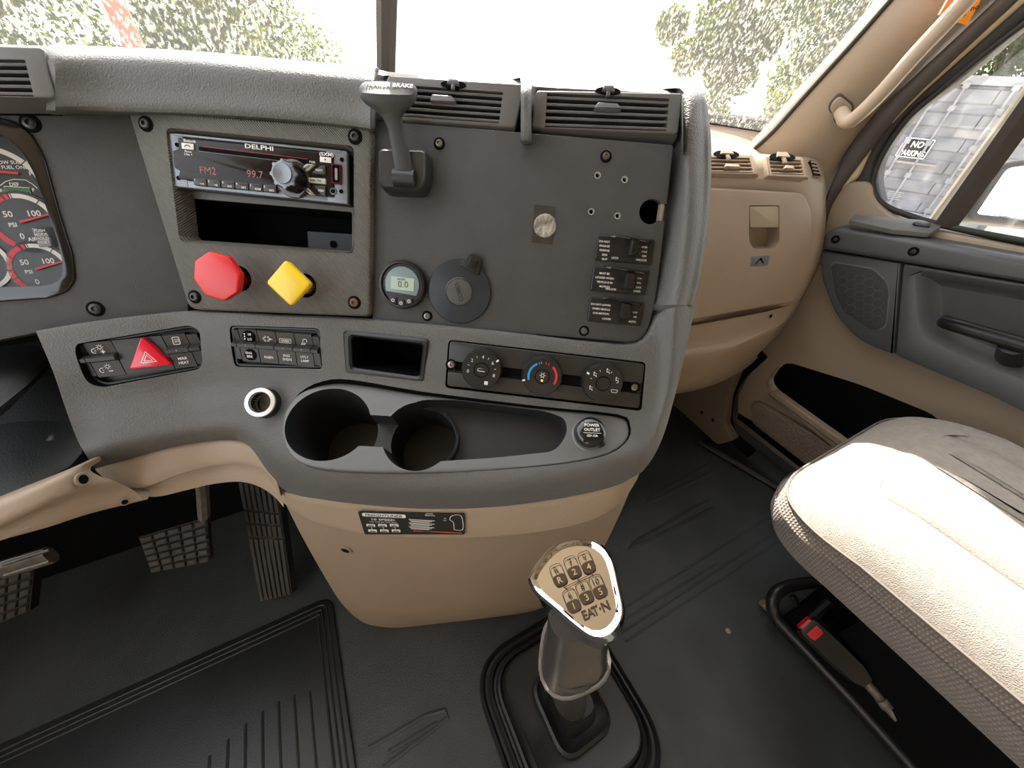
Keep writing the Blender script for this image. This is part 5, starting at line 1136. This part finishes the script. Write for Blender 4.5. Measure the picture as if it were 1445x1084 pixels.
for s, f in ((.35, .86), (.55, .72)):
    R.append([(x*(1-s*.0)+nv_.x*s*.55, y+nv_.y*s*.55, -.032+(nv_.z+.032)*s*.7) for x, y in scp(f)])
R = R[::-1]; q.rings(R, T=L.m); q.build('chrome_shell', t, True)
pl_px = [(763, 812), (778, 795), (800, 778), (826, 769), (844, 773), (853, 790), (862, 820), (868, 850), (866, 880), (853, 898), (838, 899), (822, 890), (796, 862), (774, 834)]
pp_ = [(c.x, c.y) for c in curve([(*p, 0) for p in L.poly(pl_px)]+[(*L.poly(pl_px)[0], 0)], 3)[:-1]]
mxp = sum(p[0] for p in pp_)/len(pp_); myp = sum(p[1] for p in pp_)/len(pp_); pp_ = [(mxp+(x-mxp)*.94, myp+(y-myp)*.96) for x, y in pp_]
q = MB(CHROMEP); q.slab(ccw(pp_), -.002, .0028, .0008); q.build('pattern_plate', t, True)
DK = mat('dark plate print', (.015, .010, .006), .8, spec=.1); q = MB(DK); zz = .0031
cells = [(788, 812, 'R', 'R'), (808, 801, '7', '2'), (828, 794, '9', '4'), (807, 848, '6', '1'), (825, 836, '8', '3'), (844, 828, '10', '5')]
k = L.k(812, 836); tr_ = radians(2)
def wl(p): return L.l(p[0], p[1])
for (px, py, a, b) in cells:
    x, y = wl((px, py)); w_, h_ = .0088, .0132; o = rrect(w_, h_, .003, x, y, 4); q.line(o+[o[0]], .0004, zz, L.m)
    lo3 = [(a_, b_) for a_, b_ in rrect(w_, h_/2, .0026, x, y-h_/4, 4)]; q.flat(lo3, zz, L.m)
    q.text(a, x, y+h_*.24, .0038, zz, bold=False, T=L.m); q.use(CHROMEP).text(b, x, y-h_*.25, .0038, zz+.0004, T=L.m).use(DK)
c_ = [wl(p[:2]) for p in cells]; 
for i in range(3):
    a, b = c_[i], c_[i+3]; q.line([(a[0], a[1]-.0066), (b[0], b[1]+.0066)], .0004, zz, L.m)
m1 = ((c_[0][0]+c_[3][0])/2, (c_[0][1]+c_[3][1])/2); m2 = ((c_[2][0]+c_[5][0])/2, (c_[2][1]+c_[5][1])/2); q.line([m1, m2], .0004, zz, L.m)
x, y = wl((840, 862)); q.text('E', x-.0072, y, .0052, zz, T=L.m); q.text('T', x+.0000, y, .0052, zz, T=L.m); q.text('N', x+.0072, y, .0052, zz, T=L.m); q.flat(circ(.0007, 8, x+.0034, y), zz, L.m); q.text('A', x-.0034, y, .0048, zz, T=L.m)
q.build('plate_lettering', t, True)
# grey collar under the knob
q = MB(mat('collar grey', (.030, .028, .026), .3)); cR = []
for s in range(20):
    f = s/20*2*pi; cR.append((cos(f), sin(f)))
a_ = kc-nk*.036+(ne-kc)*.10; b_ = ne*1.0
def tri_ring(c, r_, sy=1.0, n=28):
    out = []
    for i in range(n):
        th = 2*pi*i/n; r2_ = r_*(1+.10*cos(3*(th-pi/2))); out.append(c + u0*r2_*cos(th) + v0*r2_*sin(th)*sy)
    return out
q.rings([tri_ring(a_, .024), tri_ring(a_*.5+b_*.5, .0235), tri_ring(b_*.9+a_*.1, .024), tri_ring(b_, .0255), tri_ring(b_-nk*.004, .0255), tri_ring(b_-nk*.008, .022)]); q.build('collar', t, True)
rg = tri_ring(b_-nk*.001, .0262)
q = MB(mat('collar edge', (.13, .115, .10), .35)); q.tube(rg+[rg[0]], .0018, 8, False); q.build('collar_edge', t, True)

# ================================================================ driver floor: mat and pedals
mt_ = thing('rubber_floor_mat', 'black ribbed rubber mat on the driver side floor', 'floor mat', loc=(-.4, .3, 0))
q = MB(MATM); o = rpoly([(-.85, -.05), (-.172, -.05), (-.172, .475), (-.85, .475)], .03, 6); q.slab(o, 0, .006, .002)
q.build('mat', mt_, True)
for d in (.012, .022, .032):
    p = inset(ccw(o), d); q = MB(MATM); q.tube([Vector((x, y, .006)) for x, y in p+[p[0]]], .0024, 6, False); q.build('border_rib', mt_, True)
for i in range(23):
    x = -.205-.027*i; q = MB(MATM); q.tube([Vector((x, -.01, .006)), Vector((x, .30+.02*sin(i*.5), .006))], [(.0022, .0026)]*2, 6); q.build('rib', mt_, True)
def pedal(label, pts, z0, z1, mt, arm=None, name='pedal', cols=5, rws=6, treads=True):
    # pts: TL TR BR BL pixels, with heights z at top and bottom edge
    def PZ(px, py, z_): d = ray(px, py); return EYE+d*((z_-EYE.z)/d.z)
    tl, tr__, br_, bl_ = PZ(*pts[0], z1), PZ(*pts[1], z1), PZ(*pts[2], z0), PZ(*pts[3], z0)
    t = thing(name, label, 'pedal', loc=(tl+br_)/2); n = (tr__-tl).cross(bl_-tl).normalized()
    if n.dot(EYE-tl) < 0: n = -n
    q = MB(RUBBER if treads else mt); R = [[p-n*.004 for p in (tl, tr__, br_, bl_)], [p-n*.018 for p in (tl, tr__, br_, bl_)]]; q.rings(R)
    B = lambda u, v: (tl*(1-u)+tr__*u)*(1-v)+(bl_*(1-u)+br_*u)*v
    q.shell([[B(i/6, j/6) for i in range(7)] for j in range(7)], -n*.006); q.build('pad', t, True)
    def P2(u, v, h=0): return (tl*(1-u)+tr__*u)*(1-v)+(bl_*(1-u)+br_*u)*v+n*h
    return t, P2, n
def tread(t, P2, u0_, u1_, v0_, v1_, h, mt):
    q = MB(mt); du = (u1_-u0_)*.1; dv = (v1_-v0_)*.12
    q.rings([[P2(u0_, v0_, 0), P2(u1_, v0_, 0), P2(u1_, v1_, 0), P2(u0_, v1_, 0)], [P2(u0_, v0_, h*.7), P2(u1_, v0_, h*.7), P2(u1_, v1_, h*.7), P2(u0_, v1_, h*.7)], [P2(u0_+du, v0_+dv, h), P2(u1_-du, v0_+dv, h), P2(u1_-du, v1_-dv, h), P2(u0_+du, v1_-dv, h)]]); q.build('tread_block', t, True)
t, P2, n = pedal('square brake pedal with worn rubber blocks, between the other two pedals', [(196, 758), (292, 730), (297, 792), (214, 808)], .20, .27, PEDAL, name='brake_pedal')
for i in range(5):
    for j in range(6): tread(t, P2, i/5+.015, (i+1)/5-.015, j/6+.02, (j+1)/6-.02, .005, PEDAL)
def PZ(px, py, z_): d = ray(px, py); return EYE+d*((z_-EYE.z)/d.z)
q = MB(DUSTY); q.tube([PZ(288, 728, .27), PZ(284, 700, .33)+Vector((0, .02, 0)), PZ(272, 670, .40)+Vector((0, .04, 0))], [(.010, .017)]*3, 8); q.build('pedal_arm', t, True)
t, P2, n = pedal('long accelerator pedal with lengthwise rubber ribs beside the console', [(337, 680), (392, 690), (412, 838), (368, 848)], .03, .24, PEDAL, name='accelerator_pedal')
for i in range(7):
    for a, b in ((.0, .22), (.24, .33), (.35, .45), (.47, 1)): tread(t, P2, i/7+.02, (i+1)/7-.02, a, b, .004, mat('accelerator rubber', (.05, .047, .044), .6) if (i == 0 and a == 0) else bpy.data.materials['accelerator rubber'])
t, P2, n = pedal('clutch pedal with worn rubber blocks at the left edge', [(-40, 812), (50, 790), (42, 862), (-40, 896)], .16, .24, PEDAL, name='clutch_pedal')
for i in range(5):
    for j in range(6): tread(t, P2, i/5+.015, (i+1)/5-.015, j/6+.02, (j+1)/6-.02, .005, PEDAL)
q = MB(DUSTY); q.tube([PZ(0, 805, .27), PZ(72, 783, .27)], [(.02, .012)]*2, 8); q.tube([PZ(4, 797, .29), PZ(70, 776, .29)], .003, 6); q.tube([PZ(6, 812, .29), PZ(70, 792, .29)], .003, 6); q.build('pedal_arm', t, True)

# ================================================================ passenger seat
seat = thing('passenger_seat', 'grey-beige cloth passenger seat cushion lit by the sun', 'seat', loc=(.78, -.25, 0))
X0, X1, Y1, Y0, ZT, ZB = .535, 1.04, .115, -.62, .505, .36
def outline(ins, r_):
    f = ins if ins < .1 else .07+(ins-.115)*.3
    return resample(ccw(rpoly([(X0+ins, Y0), (X1-ins, Y0), (X1-ins, Y1-f), (X0+ins, Y1-f)], [.02, .02, r_, r_], 10)), 160)
prof = [(.07, ZB, .07), (.04, ZB+.004, .09), (.016, ZB+.02, .11), (.004, ZB+.05, .12), (0, ZB+.08, .125), (.002, ZT-.07, .125), (.008, ZT-.042, .12)]
q = MB(SEATS); q.rings([[(x, y, z_-.02*max(0, (y+.03))/.13*max(0, (z_-ZB)/(ZT-ZB))**.5) for x, y in outline(i, r_)] for i, z_, r_ in prof], True, False); q.build('cushion_side', seat, True, sharp=80)
prof = [(.008, ZT-.042, .12), (.018, ZT-.024, .115), (.035, ZT-.010, .11), (.060, ZT-.001, .10), (.085, ZT+.003, .09), (.115, ZT-.0005, .05), (.12, ZT-.005, .045), (.125, ZT+.001, .045), (.16, ZT+.006, .04), (.20, ZT+.007, .03), (.255, ZT+.006, .004)]
q = MB(SEATT); q.rings([[(x, y, z_-.02*max(0, (y+.03))/.13) for x, y in outline(i, r_)] for i, z_, r_ in prof], False, True); q.build('cushion_top', seat, True, sharp=80)
q = MB(SEAM); p = [(x, y, ZT-.0405-.02*max(0, (y+.03))/.13) for x, y in outline(.0065, .12)]; q.tube([Vector(v) for v in p+[p[0]]], .0018, 6, False); q.build('piping', seat, True)
q = MB(SEAM); p = [(x, y, ZT-.003-.02*max(0, (y+.03))/.13) for x, y in outline(.1195, .045)]; q.tube([Vector(v) for v in p+[p[0]]], .0016, 6, False); q.build('top_seam', seat, True)
q = MB(VOID); q.box(.70, .97, -.6, -.10, .05, ZB+.02, .01); q.box(.72, 1.0, -.6, -.04, .0, .06, .01); q.build('seat_base', seat, True)
# rail loop and buckle
P3 = lambda x, y, z_: PZ(x, y, z_)
q = MB(BLACK); path = curve([P3(1150, 822, .09), P3(1118, 826, .09), P3(1096, 836, .085), P3(1090, 852, .07), P3(1098, 874, .05), P3(1150, 930, .045), P3(1215, 1000, .045), P3(1300, 1095, .045)], 5)
q.tube(path, .013, 12); q.tube([P3(1098, 874, .02), P3(1150, 930, .018), P3(1215, 1000, .018), P3(1300, 1095, .018)], .016, 8); q.build('rail_loop', seat, True)
q = MB(BLACK); q.tube([P3(1172, 850, .09), P3(1142, 876, .05)], .010, 8); q.tube([P3(1118, 840, .06), P3(1130, 865, .04), P3(1150, 890, .04)], .007, 8); q.build('rail_bracket', seat, True)
q = MB(mat('brass tan foot', (.30, .23, .14), .4, .4)); q.tube([P3(1083, 858, .012), P3(1076, 850, .02)], .009, 10); q.build('rail_foot', seat, True)
bk = thing('seat_belt_buckle', 'black seat belt buckle with a red release button beside the seat', 'seat belt buckle', loc=P3(1180, 930, .12))
a, b = P3(1136, 880, .16), P3(1222, 962, .13); d = (b-a).normalized(); s_ = d.cross((EYE-a).normalized()).normalized(); nn = s_.cross(d)
if nn.dot(EYE-a) < 0: nn = -nn
def bring(c, w_, h_): return [c+s_*w_*x+nn*h_*y for x, y in ((-.5, -.5), (.5, -.5), (.56, 0), (.42, .5), (-.42, .5), (-.56, 0))]
q = MB(BLACK); ln = (b-a).length; q.rings([bring(a+d*ln*f, w_, h_) for f, w_, h_ in ((0, .036, .016), (.05, .044, .022), (.5, .044, .026), (.85, .038, .024), (1.0, .022, .016))]); q.build('body', bk, True)
q = MB(mat('buckle red', (.65, .02, .02), .35)); q.rings([bring(a-d*.004, .026, .012), bring(a+d*.004, .030, .019), bring(a+d*.018, .028, .029), bring(a+d*.022, .024, .028)]); q.build('release_button', bk, True)
q = MB(DUSTY); c_ = P3(1330, 1110, .06); q.tube(curve([b-d*.01, P3(1246, 990, .11), P3(1290, 1045, .085), c_], 4), [.0085]*6+[.0075]*7, 10); q.tube([P3(1243, 986, .115), P3(1252, 998, .11)], .0105, 10); q.build('stalk', bk, True)
# ================================================================ outside
GZ = -1.3
m = MB(mat('pale gravel yard', (.62, .58, .50), .9, var=.15, vscale=2)); m.box(-60, 90, -40, 120, GZ-.1, GZ); struct(m.build('floor_yard'))
# shipping container whose door end faces the cab
az = radians(74); d0 = Vector((sin(az), cos(az), 0)); cpos = d0*13.0
rgt = Vector((cos(az), -sin(az), 0)); rgt = (rgt*cos(radians(8))+d0*sin(radians(8))).normalized()
PCn = plane_axes(rgt, (0, 0, 1), cpos); L = Loc(PCn, 1350, 200)
M0 = Matrix.Identity(4)
for i, c in enumerate((rgt, Vector((0, 0, 1)), PCn.n)):
    for j in range(3): M0[j][i] = c[j]
lft = PCn.pt(1262, 232); M0.translation = Vector((lft.x, lft.y, GZ)) 
class FL_: pass
fl_ = FL_(); fl_.m = M0; ct = thing('shipping_container', 'weathered grey shipping container standing beyond the passenger window', 'shipping container', fl_)
CW, CH = 2.44, 2.66; off = -.35
CG = mat('weathered grey paint', (.19, .19, .21), .9, spec=.1, var=.25, vscale=3); CGL = mat('lighter grey paint', (.24, .24, .26), .9, spec=.1, var=.2, vscale=4)
q = MB(CG); q.box(off, off+CW, .12, CH, -6, -.06); q.build('body', ct)
q = MB(CGL); q.box(off, off+.14, .12, CH, -.1, .02, .01); q.box(off+CW-.14, off+CW, .12, CH, -.1, .02, .01); q.box(off, off+CW, CH-.14, CH, -.1, .02, .01); q.box(off, off+CW, .12, .26, -.1, .02, .01); q.build('corner_frame', ct)
for s in (0, 1):
    x0 = off+.16+s*1.06; q = MB(CG); 
    ys = []; y = .28
    R = []
    prof = []
    while y < CH-.18: prof += [(y, 0), (y+.17, 0), (y+.2, -.035), (y+.34, -.035), (y+.37, 0)]; y += .40
    q.rings([[(x, min(yy, CH-.16), zz-.02) for yy, zz in prof]+[(x, CH-.16, -.08), (x, .28, -.08)] for x in (x0, x0+1.04)]); q.build('container_door', ct)
for x in (.10, .46, 1.16, 1.52):
    xx = off+.22+x; q = MB(CGL); q.tube([(xx, .2, .04), (xx, CH-.12, .04)], .022, 8)
    for yy in (.3, .9, 1.5, 2.1, CH-.2): q.box(xx-.05, xx+.05, yy, yy+.09, .0, .06)
    q.use(DUSTY).box(xx, xx+.35, 1.15, 1.19, .03, .07); q.build('lock_bar', ct)
# no parking sign
cx = L.l(1290, 208)[0]; sgp = M0.inverted() @ PCn.pt(1291, 209)
q = MB(mat('sign dark', (.02, .02, .022), .95, spec=0)); sw, sh = .50, .36; q.box(sgp.x-sw/2, sgp.x+sw/2, sgp.y-sh/2, sgp.y+sh/2, .03, .036)
sg = thing('no_parking_sign', 'dark NO PARKING sign with white letters on the container door', 'sign', fl_); q.build('board', sg)
q = MB(WHITE); q.text('NO', sgp.x+.01, sgp.y+.07, .11, .040, w=.2); q.text('PARKING', sgp.x, sgp.y-.09, .10, .040, w=.42); bo = rrect(sw-.02, sh-.02, .01, sgp.x, sgp.y); q.line(bo+[bo[0]], .016, .039); q.build('lettering', sg)
q = MB(GREYPR); sp2 = M0.inverted() @ PCn.pt(1262, 272)
for i in range(5): q.line([(sp2.x-.12, sp2.y+.02-.035*i), (sp2.x+.16-.03*(i % 2), sp2.y+.02-.035*i)], .012, .034)
q.build('stencil_text', ct)
# mirror outside the passenger door
LM = Loc(plane_axes(Vector((.88, -.47, 0)), (.169, .317, .928), DP(1.34).pt(1415, 270)), 1415, 270)
mr = thing('side_mirror', 'passenger side mirror with a black rim seen through the door window', 'mirror', LM)
o = rpoly([LM.l(x, y) for x, y in [(1416, 228), (1500, 216), (1500, 326), (1372, 312), (1366, 303)]], .02)
q = MB(GASKET); q.slab(ccw(o), -.03, 0, .008); q.build('housing', mr)
q = MB(mat('mirror glass', (.9, .9, .9), .02, 1)); q.slab(inset(ccw(o), .014), -.002, .002); q.build('mirror_glass', mr)
# trees
BARK = mat('bark', (.12, .09, .07), .9, var=.3, vscale=10)
def leaf_mat(name, c, t):
    m = bpy.data.materials.new(name); m.use_nodes = True; N = m.node_tree.nodes; Lk_ = m.node_tree.links; N.remove(N['Principled BSDF'])
    a = N.new('ShaderNodeBsdfDiffuse'); a.inputs[0].default_value = (*c, 1); b = N.new('ShaderNodeBsdfTranslucent'); b.inputs[0].default_value = (*t, 1)
    mx = N.new('ShaderNodeMixShader'); mx.inputs[0].default_value = .5; Lk_.new(a.outputs[0], mx.inputs[1]); Lk_.new(b.outputs[0], mx.inputs[2]); Lk_.new(mx.outputs[0], N['Material Output'].inputs[0]); return m
LF = [leaf_mat('green leaves', (.035, .058, .018), (.07, .105, .022)), leaf_mat('yellow green leaves', (.10, .11, .02), (.17, .19, .03)), leaf_mat('dark leaves', (.03, .045, .02), (.04, .07, .025))]
def tree(az_, dist, h, r_, label, mats, n=5200, seed=1, low=.1, leaf=.13):
    rnd = random.Random(seed); a = radians(az_); base = Vector((sin(a)*dist, cos(a)*dist, GZ)); t = thing('tree', label, 'tree', loc=base, group=None)
    q = MB(BARK); q.tube([base, base+Vector((.1, .05, h*.35)), base+Vector((-.05, .1, h*.7))], [r_*.09, r_*.06, r_*.03], 8)
    tops = []
    for i in range(9):
        th = rnd.uniform(0, 2*pi); z0 = h*rnd.uniform(.2, .6); e = base+Vector((cos(th)*r_*.7, sin(th)*r_*.7, z0+h*.22)); q.tube([base+Vector((0, 0, z0)), (base+e)/2+Vector((0, 0, z0*.5+.2)), e], [r_*.035, r_*.025, r_*.01], 6)
    q.build('trunk', t, True)
    cl = [(Vector((rnd.gauss(0, r_*.42), rnd.gauss(0, r_*.42), h*rnd.uniform(low, .95))), r_*rnd.uniform(.22, .45)) for _ in range(34)]
    for mi, mt in enumerate(mats):
        q = MB(mt); vs = []; fs = []
        for k_ in range(n//len(mats)):
            c, rr3 = cl[rnd.randrange(len(cl))]; dv = Vector((rnd.gauss(0, 1), rnd.gauss(0, 1), rnd.gauss(0, .8))).normalized()*rr3*rnd.uniform(.6, 1.05); p = base+c+dv
            s = leaf*rnd.uniform(.6, 1.3); u_ = Vector((rnd.gauss(0, 1), rnd.gauss(0, 1), rnd.gauss(0, 1))).normalized(); v_ = u_.cross(Vector((rnd.gauss(0, 1), rnd.gauss(0, 1), rnd.gauss(0, 1)))).normalized()
            b_ = len(vs); vs += [p-u_*s, p-v_*s*.5, p+u_*s, p+v_*s*.5]; fs.append((b_, b_+1, b_+2, b_+3))
        q.add(vs, fs); o = q.build('foliage', t, True); o['kind'] = 'stuff'
tree(-22, 15, 7.5, 4.0, 'dusty green tree seen through the far left windshield', [LF[0], LF[2]], seed=2, n=30000, leaf=.09)
tree(-3, 19, 6.5, 3.0, 'leafy tree behind the left windshield beside the pale sky gap', [LF[0], LF[2], LF[1]], seed=5, n=28000, leaf=.09)
tree(51, 19, 10, 2.0, 'yellow green tree at the right edge of the sky gap', [LF[1], LF[0]], seed=3, n=26000, leaf=.10)
tree(62, 21, 10, 3.6, 'large green tree behind the right windshield corner', [LF[0], LF[2], LF[1]], seed=4, n=42000, leaf=.11)
tree(73, 32, 10, 4.6, 'dark green tree above the left side of the container', [LF[0], LF[2]], seed=6, n=16000, leaf=.13)
tree(82, 30, 9.5, 4.4, 'dark tree with yellow leaves above the container roof', [LF[0], LF[2], LF[1]], seed=8, n=16000, leaf=.13)
tree(95, 27, 9, 4.5, 'green tree right of the container behind the mirror', [LF[0], LF[1]], seed=9, n=12000, leaf=.13)
pl_ = thing('red_post', 'thin reddish post standing among the left trees', 'post', loc=(sin(radians(-9.5))*11, cos(radians(-9.5))*11, GZ))
q = MB(mat('red brown paint', (.30, .06, .04), .7)); b_ = Vector((sin(radians(-9.5))*11, cos(radians(-9.5))*11, GZ)); q.tube([b_, b_+Vector((0, 0, 4.5))], .16, 10); q.build('post', pl_, True)
print('objects', len(bpy.data.objects), 'tris', sum(len(o.data.polygons) for o in bpy.data.objects if o.type == 'MESH'))
